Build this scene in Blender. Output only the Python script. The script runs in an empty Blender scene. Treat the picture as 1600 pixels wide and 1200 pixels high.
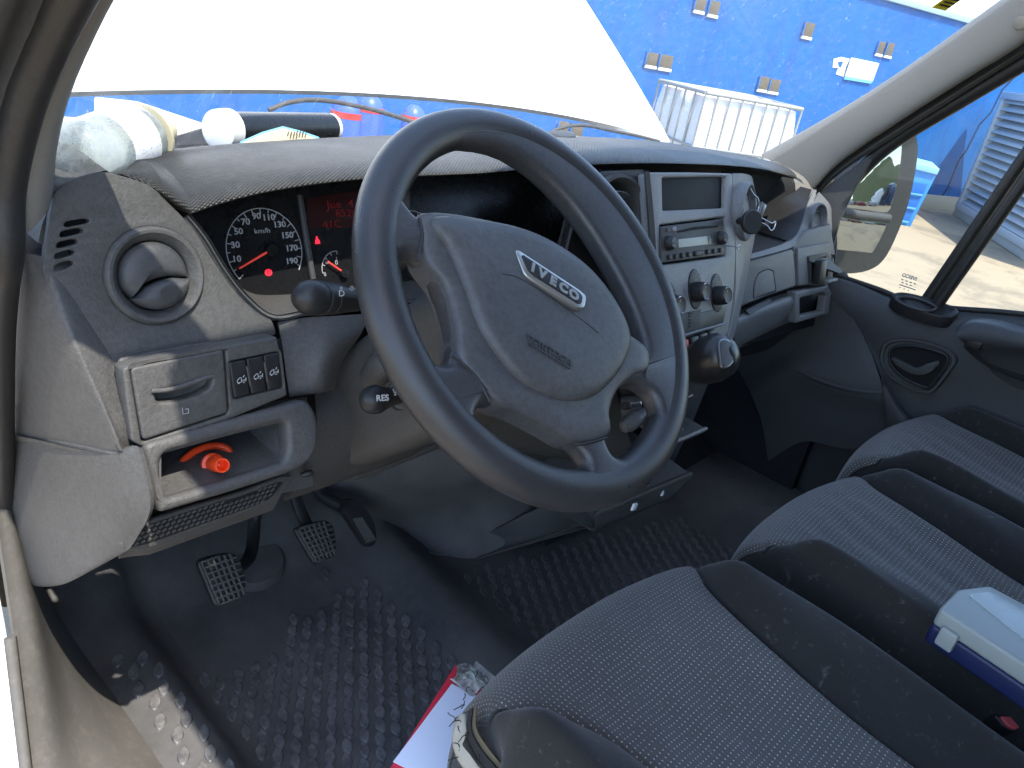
import bpy, bmesh, math, random
from mathutils import Vector, Matrix
R = math.radians
random.seed(7)

# ------------------------------------------------------------------ camera
SC = bpy.context.scene
F_PX = 1200.0                                   # focal length in pixels of a 1600 x 1200 picture
YAW, PITCH, ROLL = R(50.645), R(24.901), R(10.775)
CAM = Vector((-0.987, -0.436, 0.985))           # metres: x to the passenger side, y forward, z above the cab floor
_fw = Vector((math.sin(YAW) * math.cos(PITCH), math.cos(YAW) * math.cos(PITCH), -math.sin(PITCH)))
_h = Vector((math.cos(YAW), -math.sin(YAW), 0))
_d = _fw.cross(_h)
EX = _h * math.cos(ROLL) - _d * math.sin(ROLL)
EY = _h * math.sin(ROLL) + _d * math.cos(ROLL)
cam_data = bpy.data.cameras.new('camera')
cam = bpy.data.objects.new('camera', cam_data)
SC.collection.objects.link(cam)
cam_data.sensor_width = 36
cam_data.lens = F_PX / 1600 * 36
cam_data.clip_start = 0.02
cam_data.clip_end = 3000
m = Matrix((EX, -EY, -_fw)).transposed().to_4x4()
m.translation = CAM
cam.matrix_world = m
SC.camera = cam

# ------------------------------------------------------------------ sky, sun, exposure
SUN = Vector((-0.14, -0.52, 1.0)).normalized()     # towards the sun
world = bpy.data.worlds.new('World')
SC.world = world
world.use_nodes = True
wn = world.node_tree
wn.nodes.clear()
sky = wn.nodes.new('ShaderNodeTexSky')
sky.sky_type = 'NISHITA'
sky.sun_disc = False
sky.sun_elevation = math.asin(SUN.z)
sky.sun_rotation = math.atan2(SUN.x, SUN.y)
sky.air_density = 1.0
sky.dust_density = 0.8
bg = wn.nodes.new('ShaderNodeBackground')
bg.inputs['Strength'].default_value = 0.15
wo = wn.nodes.new('ShaderNodeOutputWorld')
wn.links.new(sky.outputs[0], bg.inputs[0])
wn.links.new(bg.outputs[0], wo.inputs[0])
sun_data = bpy.data.lights.new('sun', 'SUN')
sun_data.energy = 2.2
sun_data.angle = R(0.5)
sun_data.color = (1.0, 0.93, 0.83)
sun = bpy.data.objects.new('sun', sun_data)
SC.collection.objects.link(sun)
sun.rotation_euler = SUN.to_track_quat('Z', 'Y').to_euler()
sun.location = (0, 0, 6)
SC.view_settings.view_transform = 'Standard'
SC.view_settings.look = 'None'
SC.view_settings.gamma = 1.0
SC.view_settings.exposure = 2.1
SC.view_settings.use_curve_mapping = False
SC.cycles.max_bounces = 10
SC.cycles.diffuse_bounces = 6
SC.cycles.transparent_max_bounces = 16
SC.cycles.use_adaptive_sampling = True
SC.cycles.adaptive_threshold = 0.02
SC.cycles.caustics_reflective = False
SC.cycles.caustics_refractive = False
SC.cycles.sample_clamp_indirect = 6

# ------------------------------------------------------------------ geometry helpers
def ray(px, py):
    return (_fw * F_PX + EX * (px - 800) + EY * (py - 600)).normalized()

def at(px, py, x=None, y=None, z=None, t=None):
    """The point of the cab that stands on the line of sight through a picture point, at the given x, y or z."""
    d = ray(px, py)
    if x is not None: t = (x - CAM.x) / d.x
    elif y is not None: t = (y - CAM.y) / d.y
    elif z is not None: t = (z - CAM.z) / d.z
    return CAM + d * t

class Frame:
    """A plane of the scene: origin, right, up and outward directions."""
    def __init__(s, o, n, up=(0, 0, 1)):
        s.o = Vector(o); s.n = Vector(n).normalized()
        up = Vector(up)
        s.a = up.cross(s.n).normalized()
        s.b = s.n.cross(s.a).normalized()
    def hit(s, px, py, h=0.0):
        d = ray(px, py); q = s.o + s.n * h
        return CAM + d * ((q - CAM).dot(s.n) / d.dot(s.n))
    def uv(s, px, py, h=0.0):
        p = s.hit(px, py, h) - s.o
        return (p.dot(s.a), p.dot(s.b))
    def P(s, u, v, h=0.0):
        return s.o + s.a * u + s.b * v + s.n * h
    def mat(s):
        return Matrix(((s.a.x, s.b.x, s.n.x, s.o.x), (s.a.y, s.b.y, s.n.y, s.o.y), (s.a.z, s.b.z, s.n.z, s.o.z), (0, 0, 0, 1)))

COL = SC.collection

def finish(me, smooth=38):
    if smooth:
        me.polygons.foreach_set('use_smooth', [True] * len(me.polygons))
        me.set_sharp_from_angle(angle=R(smooth))
    me.update()

def parent_to(o, parent):
    if parent is None: return
    o.parent = parent
    inv = Matrix.Identity(4)
    if parent.type == 'EMPTY':
        inv = Matrix.Translation(-parent.location)
    o.matrix_parent_inverse = inv

def link(name, me, mat=None, parent=None, smooth=38):
    if mat is not None and not me.materials: me.materials.append(mat)
    finish(me, smooth)
    o = bpy.data.objects.new(name, me)
    COL.objects.link(o)
    parent_to(o, parent)
    return o

def thing(name, loc, label, cat, group=None):
    o = bpy.data.objects.new(name, None)
    o.empty_display_size = 0.05
    COL.objects.link(o)
    o.location = loc
    return tag(o, label, cat, group)

def tag(o, label=None, cat=None, group=None, kind=None):
    if label: o['label'] = label
    if cat: o['category'] = cat
    if group: o['group'] = group
    if kind: o['kind'] = kind
    return o

def lab(o, label):
    o['label'] = label
    return o

def catmull(pts, n, closed=False):
    """n points per span through the given points."""
    pts = [Vector(p) for p in pts]
    out = []
    k = len(pts)
    spans = k if closed else k - 1
    for i in range(spans):
        if closed:
            p0, p1, p2, p3 = pts[(i - 1) % k], pts[i], pts[(i + 1) % k], pts[(i + 2) % k]
        else:
            p1, p2 = pts[i], pts[i + 1]
            p0 = pts[i - 1] if i > 0 else p1 * 2 - p2
            p3 = pts[i + 2] if i + 2 < k else p2 * 2 - p1
        for j in range(n):
            t = j / n
            out.append(0.5 * ((2 * p1) + (p2 - p0) * t + (2 * p0 - 5 * p1 + 4 * p2 - p3) * t * t + (3 * p1 - p0 - 3 * p2 + p3) * t ** 3))
    if not closed: out.append(pts[-1])
    return out

def resample(pts, n):
    L = [0]
    for a, b in zip(pts, pts[1:]): L.append(L[-1] + (b - a).length)
    T = L[-1] or 1e-9
    out = []; i = 0
    for k in range(n):
        s = T * k / (n - 1)
        while i < len(L) - 2 and L[i + 1] < s: i += 1
        seg = L[i + 1] - L[i] or 1e-9
        out.append(pts[i].lerp(pts[i + 1], min(1, max(0, (s - L[i]) / seg))))
    return out

def grid_mesh(name, rows, closed_u=False, uv=True):
    me = bpy.data.meshes.new(name)
    nu = len(rows[0]); nv = len(rows)
    verts = [tuple(p) for r in rows for p in r]
    faces = []
    for j in range(nv - 1):
        for i in range(nu - (0 if closed_u else 1)):
            a = j * nu + i; b = j * nu + (i + 1) % nu
            faces.append((a, b, b + nu, a + nu))
    me.from_pydata(verts, [], faces)
    if uv and not closed_u:
        us = []
        for r in rows:
            s = [0]
            for a, b in zip(r, r[1:]): s.append(s[-1] + (Vector(b) - Vector(a)).length)
            us.append(s)
        mid = nu // 2
        vs = [0]
        for j in range(1, nv): vs.append(vs[-1] + (Vector(rows[j][mid]) - Vector(rows[j - 1][mid])).length)
        lay = me.uv_layers.new(name='UVMap')
        for p in me.polygons:
            for li in p.loop_indices:
                vi = me.loops[li].vertex_index
                j, i = divmod(vi, nu)
                lay.data[li].uv = (us[j][i] - us[j][mid], vs[j])
    return me

def thicken(me, t, toward=None):
    """Give a sheet real thickness, growing against its normals."""
    bm = bmesh.new(); bm.from_mesh(me)
    bmesh.ops.recalc_face_normals(bm, faces=bm.faces)
    if toward is not None:
        s = sum((f.normal.dot(Vector(toward) - f.calc_center_median()) * f.calc_area() for f in bm.faces))
        if s < 0: bmesh.ops.reverse_faces(bm, faces=bm.faces)
    if t:
        bmesh.ops.solidify(bm, geom=list(bm.faces), thickness=t)
    bm.to_mesh(me); bm.free()
    return me

def loft(name, rails, mat, parent=None, nu=40, nv=6, t=0.004, smooth=45, toward=None, straight=False):
    """A skin through several rails (each a list of points); rails are smoothed along and across, then thickened."""
    rr = [resample(catmull(r, 8) if not straight else [Vector(p) for p in r], nu) for r in rails]
    cols = []
    for i in range(nu):
        c = [r[i] for r in rr]
        cols.append(catmull(c, nv) if len(c) > 2 else resample(c, nv + 1))
    rows = [[cols[i][j] for i in range(nu)] for j in range(len(cols[0]))]
    me = grid_mesh(name, rows)
    thicken(me, t, toward if toward is not None else CAM)
    return link(name, me, mat, parent, smooth)

def arc_round(poly, r, seg=5):
    """Round the corners of a 2-D polygon; r may be a list."""
    n = len(poly); out = []
    for i in range(n):
        p0, p1, p2 = Vector(poly[i - 1][:2]), Vector(poly[i][:2]), Vector(poly[(i + 1) % n][:2])
        rr = r[i] if isinstance(r, (list, tuple)) else r
        a, b = (p0 - p1), (p2 - p1)
        la, lb = a.length, b.length
        if la < 1e-9 or lb < 1e-9: continue
        d = min(rr, la * 0.48, lb * 0.48)
        q0, q1 = p1 + a / la * d, p1 + b / lb * d
        if d < 1e-6: out.append(p1); continue
        for k in range(seg + 1):
            t = k / seg
            out.append(q0 * (1 - t) ** 2 + p1 * 2 * t * (1 - t) + q1 * t * t)
    return [tuple(p) for p in out]

def smooth2(poly, n=5):
    return [(p.x, p.y) for p in catmull([Vector((a, b, 0)) for a, b in poly], n, True)]

def plate_mesh(name, outline, holes=(), t=0.004, bev=0.0008, bres=2):
    """Flat plate with holes and rounded edges in its own xy plane; its front face at z = 0, its back at -t."""
    cu = bpy.data.curves.new(name, 'CURVE')
    cu.dimensions = '2D'; cu.fill_mode = 'BOTH'
    bev = min(bev, t * 0.49)
    cu.extrude = max(1e-5, t / 2 - bev); cu.bevel_depth = bev; cu.bevel_resolution = bres; cu.offset = -bev
    for poly in [outline] + list(holes):
        sp = cu.splines.new('POLY'); sp.points.add(len(poly) - 1); sp.use_cyclic_u = True
        for p, q in zip(sp.points, poly): p.co = (q[0], q[1], 0, 1)
    o = bpy.data.objects.new(name, cu); COL.objects.link(o)
    dg = bpy.context.evaluated_depsgraph_get()
    me = bpy.data.meshes.new_from_object(o.evaluated_get(dg))
    bpy.data.objects.remove(o); bpy.data.curves.remove(cu)
    me.name = name
    bm = bmesh.new(); bm.from_mesh(me)
    bmesh.ops.remove_doubles(bm, verts=bm.verts, dist=1e-6)
    for v in bm.verts: v.co.z -= t / 2
    bm.to_mesh(me); bm.free()
    return me

def plate(name, fr, outline, mat, parent=None, holes=(), t=0.004, bev=0.0008, h=0.0, px=True, rnd=0, sm=0, smooth=35, bres=2):
    def conv(poly, r):
        q = [fr.uv(a, b, h) for a, b in poly] if px else list(poly)
        if sm: q = smooth2(q, sm)
        elif r: q = arc_round(q, r)
        return q
    o2 = conv(outline, rnd)
    hs = [conv(x, rnd) for x in holes]
    me = plate_mesh(name, o2, hs, t, bev, bres)
    me.transform(Matrix.Translation(fr.n * h) @ fr.mat())
    return link(name, me, mat, parent, smooth)

def ell(cx, cy, rx, ry, n=32, a=0.0, t0=0.0, t1=2 * math.pi):
    out = []
    for k in range(n):
        t = t0 + (t1 - t0) * k / n
        x, y = rx * math.cos(t), ry * math.sin(t)
        out.append((cx + x * math.cos(a) - y * math.sin(a), cy + x * math.sin(a) + y * math.cos(a)))
    return out

def pillow(name, fr, outline, prof, mat, parent=None, px=True, sm=0, rnd=0, smooth=50, h=0.0):
    """A cushion-like solid: rings of the outline, scaled towards its middle; prof is a list of (scale, height)."""
    q = [fr.uv(a, b, h) for a, b in outline] if px else list(outline)
    if sm: q = smooth2(q, sm)
    elif rnd: q = arc_round(q, rnd)
    cx = sum(p[0] for p in q) / len(q); cy = sum(p[1] for p in q) / len(q)
    rows = []
    for s, hh in prof:
        rows.append([fr.P(cx + (p[0] - cx) * s, cy + (p[1] - cy) * s, h + hh) for p in q])
    me = grid_mesh(name, rows, closed_u=True)
    bm = bmesh.new(); bm.from_mesh(me)
    bm.verts.ensure_lookup_table()
    n = len(q)
    bm.faces.new([bm.verts[(len(rows) - 1) * n + i] for i in range(n)])
    bm.faces.new([bm.verts[i] for i in reversed(range(n))])
    bmesh.ops.recalc_face_normals(bm, faces=bm.faces)
    bm.to_mesh(me); bm.free()
    return link(name, me, mat, parent, smooth)

def tube_mesh(name, path, rad, seg=12, closed=False, caps=True, flat=1.0, ref=None):
    path = [Vector(p) for p in path]
    n = len(path)
    rows = []
    prev = None
    for i, p in enumerate(path):
        if closed: d = path[(i + 1) % n] - path[i - 1]
        else: d = path[min(i + 1, n - 1)] - path[max(i - 1, 0)]
        d.normalize()
        if prev is None:
            a = Vector(ref) if ref is not None else (Vector((0, 0, 1)) if abs(d.z) < 0.9 else Vector((1, 0, 0)))
        else: a = prev
        a = (a - d * a.dot(d)).normalized(); prev = a
        b = d.cross(a)
        r = rad[i] if isinstance(rad, (list, tuple)) else rad
        rows.append([p + (a * math.cos(t) * flat + b * math.sin(t)) * r for t in [2 * math.pi * k / seg for k in range(seg)]])
    if closed: rows.append(rows[0])
    me = grid_mesh(name, rows, closed_u=True)
    bm = bmesh.new(); bm.from_mesh(me)
    if closed: bmesh.ops.remove_doubles(bm, verts=bm.verts, dist=1e-6)
    elif caps:
        bm.verts.ensure_lookup_table()
        bm.faces.new([bm.verts[i] for i in reversed(range(seg))])
        bm.faces.new([bm.verts[(n - 1) * seg + i] for i in range(seg)])
    bmesh.ops.recalc_face_normals(bm, faces=bm.faces)
    bm.to_mesh(me); bm.free()
    return me

def tube(name, path, rad, mat, parent=None, seg=12, closed=False, flat=1.0, smooth=50, ref=None):
    return link(name, tube_mesh(name, path, rad, seg, closed, True, flat, ref), mat, parent, smooth)

def lathe(name, p0, axis, prof, mat, parent=None, seg=32, smooth=40):
    """prof: list of (distance along the axis, radius)."""
    ax = Vector(axis).normalized()
    a = ax.orthogonal().normalized(); b = ax.cross(a)
    rows = []
    for s, r in prof:
        rows.append([Vector(p0) + ax * s + (a * math.cos(t) + b * math.sin(t)) * max(r, 1e-5) for t in [2 * math.pi * k / seg for k in range(seg)]])
    me = grid_mesh(name, rows, closed_u=True)
    bm = bmesh.new(); bm.from_mesh(me); bm.verts.ensure_lookup_table()
    bm.faces.new([bm.verts[i] for i in reversed(range(seg))])
    bm.faces.new([bm.verts[(len(rows) - 1) * seg + i] for i in range(seg)])
    bmesh.ops.recalc_face_normals(bm, faces=bm.faces)
    bm.to_mesh(me); bm.free()
    return link(name, me, mat, parent, smooth)

def box_mesh(name, c, size, rot=None, bev=0.0, seg=2):
    bm = bmesh.new()
    bmesh.ops.create_cube(bm, size=1)
    bmesh.ops.scale(bm, vec=size, verts=bm.verts)
    if bev: bmesh.ops.bevel(bm, geom=list(bm.edges), offset=bev, segments=seg, affect='EDGES', profile=0.5)
    if rot is not None: bmesh.ops.rotate(bm, cent=(0, 0, 0), matrix=rot, verts=bm.verts)
    bmesh.ops.translate(bm, vec=c, verts=bm.verts)
    me = bpy.data.meshes.new(name); bm.to_mesh(me); bm.free()
    return me

def box(name, c, size, mat, parent=None, rot=None, bev=0.0, seg=2, smooth=35):
    return link(name, box_mesh(name, c, size, rot, bev, seg), mat, parent, smooth)

def fbox(name, fr, u, v, h, size, mat, parent=None, bev=0.001, rz=0.0, smooth=35):
    """A box standing on a plane: size = (along right, along up, outwards), its middle at u, v, h."""
    rot = fr.mat().to_3x3() @ Matrix.Rotation(rz, 3, 'Z')
    return box(name, fr.P(u, v, h), size, mat, parent, rot, bev, 2, smooth)

def join(meshes, name):
    bm = bmesh.new()
    for me in meshes:
        bm.from_mesh(me); bpy.data.meshes.remove(me)
    out = bpy.data.meshes.new(name); bm.to_mesh(out); bm.free()
    return out

def text_mesh(txt, size, ext=0.0002, bold=0.0, shear=0.0, space=1.0, align='CENTER'):
    cu = bpy.data.curves.new('lettering', 'FONT')
    cu.body = txt; cu.size = size; cu.extrude = ext; cu.offset = bold; cu.align_x = align; cu.align_y = 'CENTER'; cu.shear = shear; cu.space_character = space
    cu.resolution_u = 3
    o = bpy.data.objects.new('lettering', cu); COL.objects.link(o)
    dg = bpy.context.evaluated_depsgraph_get()
    me = bpy.data.meshes.new_from_object(o.evaluated_get(dg))
    bpy.data.objects.remove(o); bpy.data.curves.remove(cu)
    return me

def text_on(fr, txt, u, v, size, h=0.0005, rot=0.0, sx=1.0, **k):
    me = text_mesh(txt, size, **k)
    me.transform(Matrix.Translation(fr.P(u, v, h)) @ fr.mat().to_3x3().to_4x4() @ Matrix.Rotation(rot, 4, 'Z') @ Matrix.Diagonal((sx, 1, 1, 1)))
    return me

def strip_mesh(fr, pts, w, h=0.0006, t=0.0004):
    """A thin printed line through 2-D points on a plane."""
    ms = []
    for (a, b), (c, d) in zip(pts, pts[1:]):
        L = math.hypot(c - a, d - b); ang = math.atan2(d - b, c - a)
        me = box_mesh('line', (0, 0, 0), (L, w, t))
        me.transform(Matrix.Translation(fr.P((a + c) / 2, (b + d) / 2, h)) @ fr.mat().to_3x3().to_4x4() @ Matrix.Rotation(ang, 4, 'Z'))
        ms.append(me)
    return ms

# ------------------------------------------------------------------ materials
class NT:
    def __init__(s, name):
        s.m = bpy.data.materials.new(name); s.m.use_nodes = True
        s.t = s.m.node_tree; s.t.nodes.clear()
        s.out = s.n('ShaderNodeOutputMaterial')
    def n(s, typ, **k):
        o = s.t.nodes.new(typ)
        for a, b in k.items(): setattr(o, a, b)
        return o
    def l(s, a, b): s.t.links.new(a, b)
    def val(s, node, name, v):
        node.inputs[name].default_value = v
        return node
    def math(s, op, a, b=None, c=None):
        o = s.n('ShaderNodeMath', operation=op)
        for i, x in enumerate((a, b, c)):
            if x is None: continue
            if isinstance(x, (int, float)): o.inputs[i].default_value = x
            else: s.l(x, o.inputs[i])
        return o.outputs[0]
    def noise(s, scale, detail=3, rough=0.55, vec=None, dist=0.0):
        o = s.n('ShaderNodeTexNoise')
        o.inputs['Scale'].default_value = scale; o.inputs['Detail'].default_value = detail; o.inputs['Roughness'].default_value = rough
        o.inputs['Distortion'].default_value = dist
        if vec is not None: s.l(vec, o.inputs['Vector'])
        return o.outputs['Fac']
    def pos(s): return s.n('ShaderNodeNewGeometry').outputs['Position']
    def ramp(s, fac, stops):
        o = s.n('ShaderNodeValToRGB')
        e = o.color_ramp.elements
        while len(e) < len(stops): e.new(0.5)
        for k, (p, c) in zip(e, stops): k.position = p; k.color = (c + (1,)) if len(c) == 3 else c
        s.l(fac, o.inputs[0])
        return o.outputs[0]
    def mix(s, fac, a, b, mode='MIX'):
        o = s.n('ShaderNodeMix', data_type='RGBA', blend_type=mode)
        for sock, x in ((o.inputs[0], fac), (o.inputs[6], a), (o.inputs[7], b)):
            if isinstance(x, (int, float)): sock.default_value = x
            elif isinstance(x, tuple): sock.default_value = x + (1,) if len(x) == 3 else x
            else: s.l(x, sock)
        return o.outputs[2]
    def bsdf(s, col, rough=0.5, metal=0.0, spec=0.5, bump=None, bstr=0.3, bdist=0.001, trans=0.0, ior=1.45, coat=0.0):
        b = s.n('ShaderNodeBsdfPrincipled')
        if isinstance(col, tuple): b.inputs['Base Color'].default_value = col + (1,)
        else: s.l(col, b.inputs['Base Color'])
        if isinstance(rough, (int, float)): b.inputs['Roughness'].default_value = rough
        else: s.l(rough, b.inputs['Roughness'])
        b.inputs['Metallic'].default_value = metal
        b.inputs['Specular IOR Level'].default_value = spec
        b.inputs['Transmission Weight'].default_value = trans
        b.inputs['IOR'].default_value = ior
        b.inputs['Coat Weight'].default_value = coat
        if bump is not None:
            bn = s.n('ShaderNodeBump'); bn.inputs['Strength'].default_value = bstr; bn.inputs['Distance'].default_value = bdist
            s.l(bump, bn.inputs['Height']); s.l(bn.outputs[0], b.inputs['Normal'])
        s.l(b.outputs[0], s.out.inputs[0])
        return b

def plastic(name, col, rough=0.5, grain=900, gstr=0.35, dust=0.25, dustcol=(0.32, 0.30, 0.27), spec=0.4, gd=0.0004, speck=0.30):
    """Moulded plastic: fine grain, uneven gloss, a little dust and scuffing."""
    s = NT(name); p = s.pos()
    big = s.noise(9, 4, 0.6, p); fine = s.noise(160, 3, 0.6, p)
    d = s.math('MULTIPLY', s.math('MULTIPLY', big, fine), dust)
    c = s.mix(d, col, dustcol)
    c = s.mix(s.math('MULTIPLY', s.noise(30, 2, 0.5, p), 0.25), c, tuple(x * 0.72 for x in col))
    c = s.mix(s.math('MULTIPLY', s.ramp(s.noise(grain * 0.55, 2, 0.6, p), [(0.42, (0, 0, 0)), (0.62, (1, 1, 1))]), speck), c, tuple(min(1, x * 1.9 + 0.01) for x in col))
    r = s.math('ADD', s.math('MULTIPLY', s.noise(22, 4, 0.65, p), 0.22), rough - 0.1)
    s.bsdf(c, r, spec=spec, bump=s.noise(grain, 2, 0.5, p), bstr=gstr, bdist=gd)
    return s.m

def simple(name, col, rough=0.5, metal=0.0, spec=0.5, coat=0.0):
    s = NT(name); p = s.pos()
    c = s.mix(s.math('MULTIPLY', s.noise(45, 4, 0.6, p), 0.3), col, tuple(x * 0.75 for x in col))
    s.bsdf(c, s.math('ADD', s.math('MULTIPLY', s.noise(70, 3, 0.6, p), 0.14), max(0.02, rough - 0.07)), metal, spec, coat=coat)
    return s.m

def emitter(name, col, strength, base=(0.02, 0.02, 0.02)):
    s = NT(name)
    b = s.bsdf(base, 0.4)
    b.inputs['Emission Color'].default_value = col + (1,)
    b.inputs['Emission Strength'].default_value = strength
    return s.m

def clear(name, tint=(0.93, 0.96, 0.95), refl=0.9, dirt=0.05, dirtscale=60, streaks=False, dcol=(0.75, 0.75, 0.72)):
    """Thin pane: see-through, mirror-like at grazing angles, a film of dust."""
    s = NT(name); p = s.pos()
    tr = s.n('ShaderNodeBsdfTransparent'); tr.inputs[0].default_value = tint + (1,)
    gl = s.n('ShaderNodeBsdfGlossy'); gl.inputs['Roughness'].default_value = 0.03
    fr = s.n('ShaderNodeFresnel'); fr.inputs[0].default_value = 1.45
    mx = s.n('ShaderNodeMixShader')
    s.l(s.math('MULTIPLY', fr.outputs[0], refl), mx.inputs[0]); s.l(tr.outputs[0], mx.inputs[1]); s.l(gl.outputs[0], mx.inputs[2])
    df = s.n('ShaderNodeBsdfDiffuse'); df.inputs[0].default_value = dcol + (1,)
    tl = s.n('ShaderNodeBsdfTranslucent'); tl.inputs[0].default_value = dcol + (1,)
    dm = s.n('ShaderNodeMixShader'); dm.inputs[0].default_value = 0.5
    s.l(df.outputs[0], dm.inputs[1]); s.l(tl.outputs[0], dm.inputs[2])
    spots = s.ramp(s.noise(dirtscale, 5, 0.7, p), [(0.45, (0, 0, 0)), (0.75, (1, 1, 1))])
    base = s.math('MULTIPLY', s.math('ADD', s.noise(3, 3, 0.6, p), 0.3), dirt)
    f = s.math('MULTIPLY', spots, dirt * 1.1)
    if streaks:
        mp = s.n('ShaderNodeMapping'); mp.inputs['Scale'].default_value = (60, 9, 9); mp.inputs['Rotation'].default_value = (0.3, 0.2, 0.5)
        s.l(p, mp.inputs[0])
        st = s.ramp(s.noise(6, 5, 0.7, mp.outputs[0]), [(0.58, (0, 0, 0)), (0.68, (1, 1, 1))])
        f = s.math('ADD', f, s.math('MULTIPLY', st, dirt * 2.6))
    f = s.math('ADD', base, f)
    m2 = s.n('ShaderNodeMixShader')
    s.l(f, m2.inputs[0]); s.l(mx.outputs[0], m2.inputs[1]); s.l(dm.outputs[0], m2.inputs[2])
    s.l(m2.outputs[0], s.out.inputs[0])
    return s.m

def fabric(name, col, dots=False, dcol=(0.75, 0.76, 0.78), pu=0.0068, pv=0.0085):
    s = NT(name)
    uvn = s.n('ShaderNodeUVMap'); uvn.uv_map = 'UVMap'
    sep = s.n('ShaderNodeSeparateXYZ'); s.l(uvn.outputs[0], sep.inputs[0])
    p = s.pos()
    n1 = s.noise(7, 4, 0.6, p); n2 = s.noise(1500, 2, 0.5, p); n3 = s.noise(420, 2, 0.6, p)
    c = s.mix(n1, tuple(x * 0.75 for x in col), tuple(min(1, x * 1.3) for x in col))
    c = s.mix(s.math('MULTIPLY', n2, 0.5), c, tuple(x * 0.35 for x in col))
    c = s.mix(s.math('MULTIPLY', s.ramp(s.noise(90, 4, 0.7, p), [(0.6, (0, 0, 0)), (0.8, (1, 1, 1))]), 0.25), c, (0.35, 0.33, 0.3))
    u, v = sep.outputs[0], sep.outputs[1]
    bump = n3
    if dots:
        fu = s.math('FRACT', s.math('DIVIDE', u, pu)); fv = s.math('FRACT', s.math('DIVIDE', v, pv))
        du = s.math('ABSOLUTE', s.math('SUBTRACT', fu, 0.5)); dv = s.math('ABSOLUTE', s.math('SUBTRACT', fv, 0.5))
        mu = s.math('LESS_THAN', du, 0.13); mv = s.math('LESS_THAN', dv, 0.11)
        mask = s.math('MULTIPLY', s.math('MULTIPLY', mu, mv), s.math('GREATER_THAN', s.noise(260, 2, 0.5, p), 0.40))
        line = s.math('MULTIPLY', s.math('LESS_THAN', du, 0.3), 0.2)
        c = s.mix(line, c, tuple(x * 1.5 for x in col))
        c = s.mix(s.math('MULTIPLY', mask, 0.85), c, dcol)
    b = s.bsdf(c, 0.95, spec=0.15, bump=s.math('ADD', bump, s.math('MULTIPLY', n2, 0.6)), bstr=0.55, bdist=0.0008)
    b.inputs['Sheen Weight'].default_value = 0.25
    b.inputs['Sheen Roughness'].default_value = 0.5
    return s.m

GREY = (0.049, 0.049, 0.049)
M_panel = plastic('grey_grained_plastic', GREY, 0.52, 480, 0.8, 0.35, gd=0.0006)
M_dark = plastic('dark_grained_plastic', (0.04, 0.041, 0.043), 0.5, 800, 0.4, 0.22)
M_knee = plastic('brown_grey_plastic', (0.047, 0.045, 0.043), 0.5, 800, 0.4, 0.2)
M_silver = plastic('silver_grey_plastic', (0.19, 0.195, 0.20), 0.42, 1100, 0.25, 0.4)
M_glovebox = plastic('blue_grey_plastic', (0.13, 0.137, 0.145), 0.5, 800, 0.35, 0.3)
M_black = plastic('black_plastic', (0.012, 0.012, 0.013), 0.4, 900, 0.2, 0.12)
M_gloss = simple('black_gloss', (0.011, 0.011, 0.012), 0.28, spec=0.4)
M_rubber = plastic('black_rubber', (0.014, 0.014, 0.014), 0.42, 900, 0.5, 0.15)
M_wheel = plastic('steering_wheel_leatherette', (0.03, 0.03, 0.032), 0.36, 560, 0.5, 0.2, spec=0.5)
M_pad = plastic('airbag_cover_plastic', (0.040, 0.042, 0.046), 0.44, 520, 0.6, 0.5)
M_pillar = plastic('pillar_trim_plastic', (0.195, 0.186, 0.168), 0.6, 1000, 0.25, 0.15, speck=0.08)
M_door = plastic('door_trim_plastic', (0.045, 0.047, 0.050), 0.55, 900, 0.35, 0.15)
M_chrome = simple('chrome', (0.75, 0.75, 0.76), 0.15, 1.0)
M_badge = simple('satin_silver', (0.5, 0.5, 0.47), 0.3, 0.8)
M_white = simple('white_paint', (0.80, 0.80, 0.79), 0.3, coat=0.5)
M_print = simple('white_print', (0.42, 0.42, 0.42), 0.6)
M_dimprint = simple('grey_print', (0.35, 0.35, 0.35), 0.6)
M_red = simple('red_plastic', (0.62, 0.03, 0.02), 0.4)
M_orange = simple('orange_red_plastic', (0.85, 0.07, 0.015), 0.35)
M_insert = fabric('patterned_grey_fabric', (0.105, 0.097, 0.088), True, (0.55, 0.54, 0.52), 0.0058, 0.0066)
M_bolster = fabric('charcoal_fabric', (0.029, 0.027, 0.025))
M_hole = simple('recess_shade', (0.006, 0.006, 0.007), 0.8)  # near-black colour standing in for shade inside openings and recesses

# ------------------------------------------------------------------ more materials for the shell
def mat_cell_bump(name, col, pu, pv, rough=0.4, strength=0.8, dust=0.3):
    """Soft plastic with a raised diamond relief, laid out along the part's own length and width."""
    s = NT(name); p = s.pos()
    uvn = s.n('ShaderNodeUVMap'); uvn.uv_map = 'UVMap'
    sep = s.n('ShaderNodeSeparateXYZ'); s.l(uvn.outputs[0], sep.inputs[0])
    a = s.math('MULTIPLY', s.math('ADD', s.math('DIVIDE', sep.outputs[0], pu), s.math('DIVIDE', sep.outputs[1], pv)), 3.14159)
    b = s.math('MULTIPLY', s.math('SUBTRACT', s.math('DIVIDE', sep.outputs[0], pu), s.math('DIVIDE', sep.outputs[1], pv)), 3.14159)
    hgt = s.math('MULTIPLY', s.math('ABSOLUTE', s.math('SINE', a)), s.math('ABSOLUTE', s.math('SINE', b)))
    c = s.mix(s.math('MULTIPLY', s.math('MULTIPLY', s.noise(9, 4, 0.6, p), s.noise(140, 3, 0.6, p)), dust), col, (0.4, 0.38, 0.34))
    s.bsdf(c, s.math('ADD', s.math('MULTIPLY', s.noise(14, 3, 0.6, p), 0.2), rough - 0.1), spec=0.5, bump=hgt, bstr=strength, bdist=0.0012)
    return s.m

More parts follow.
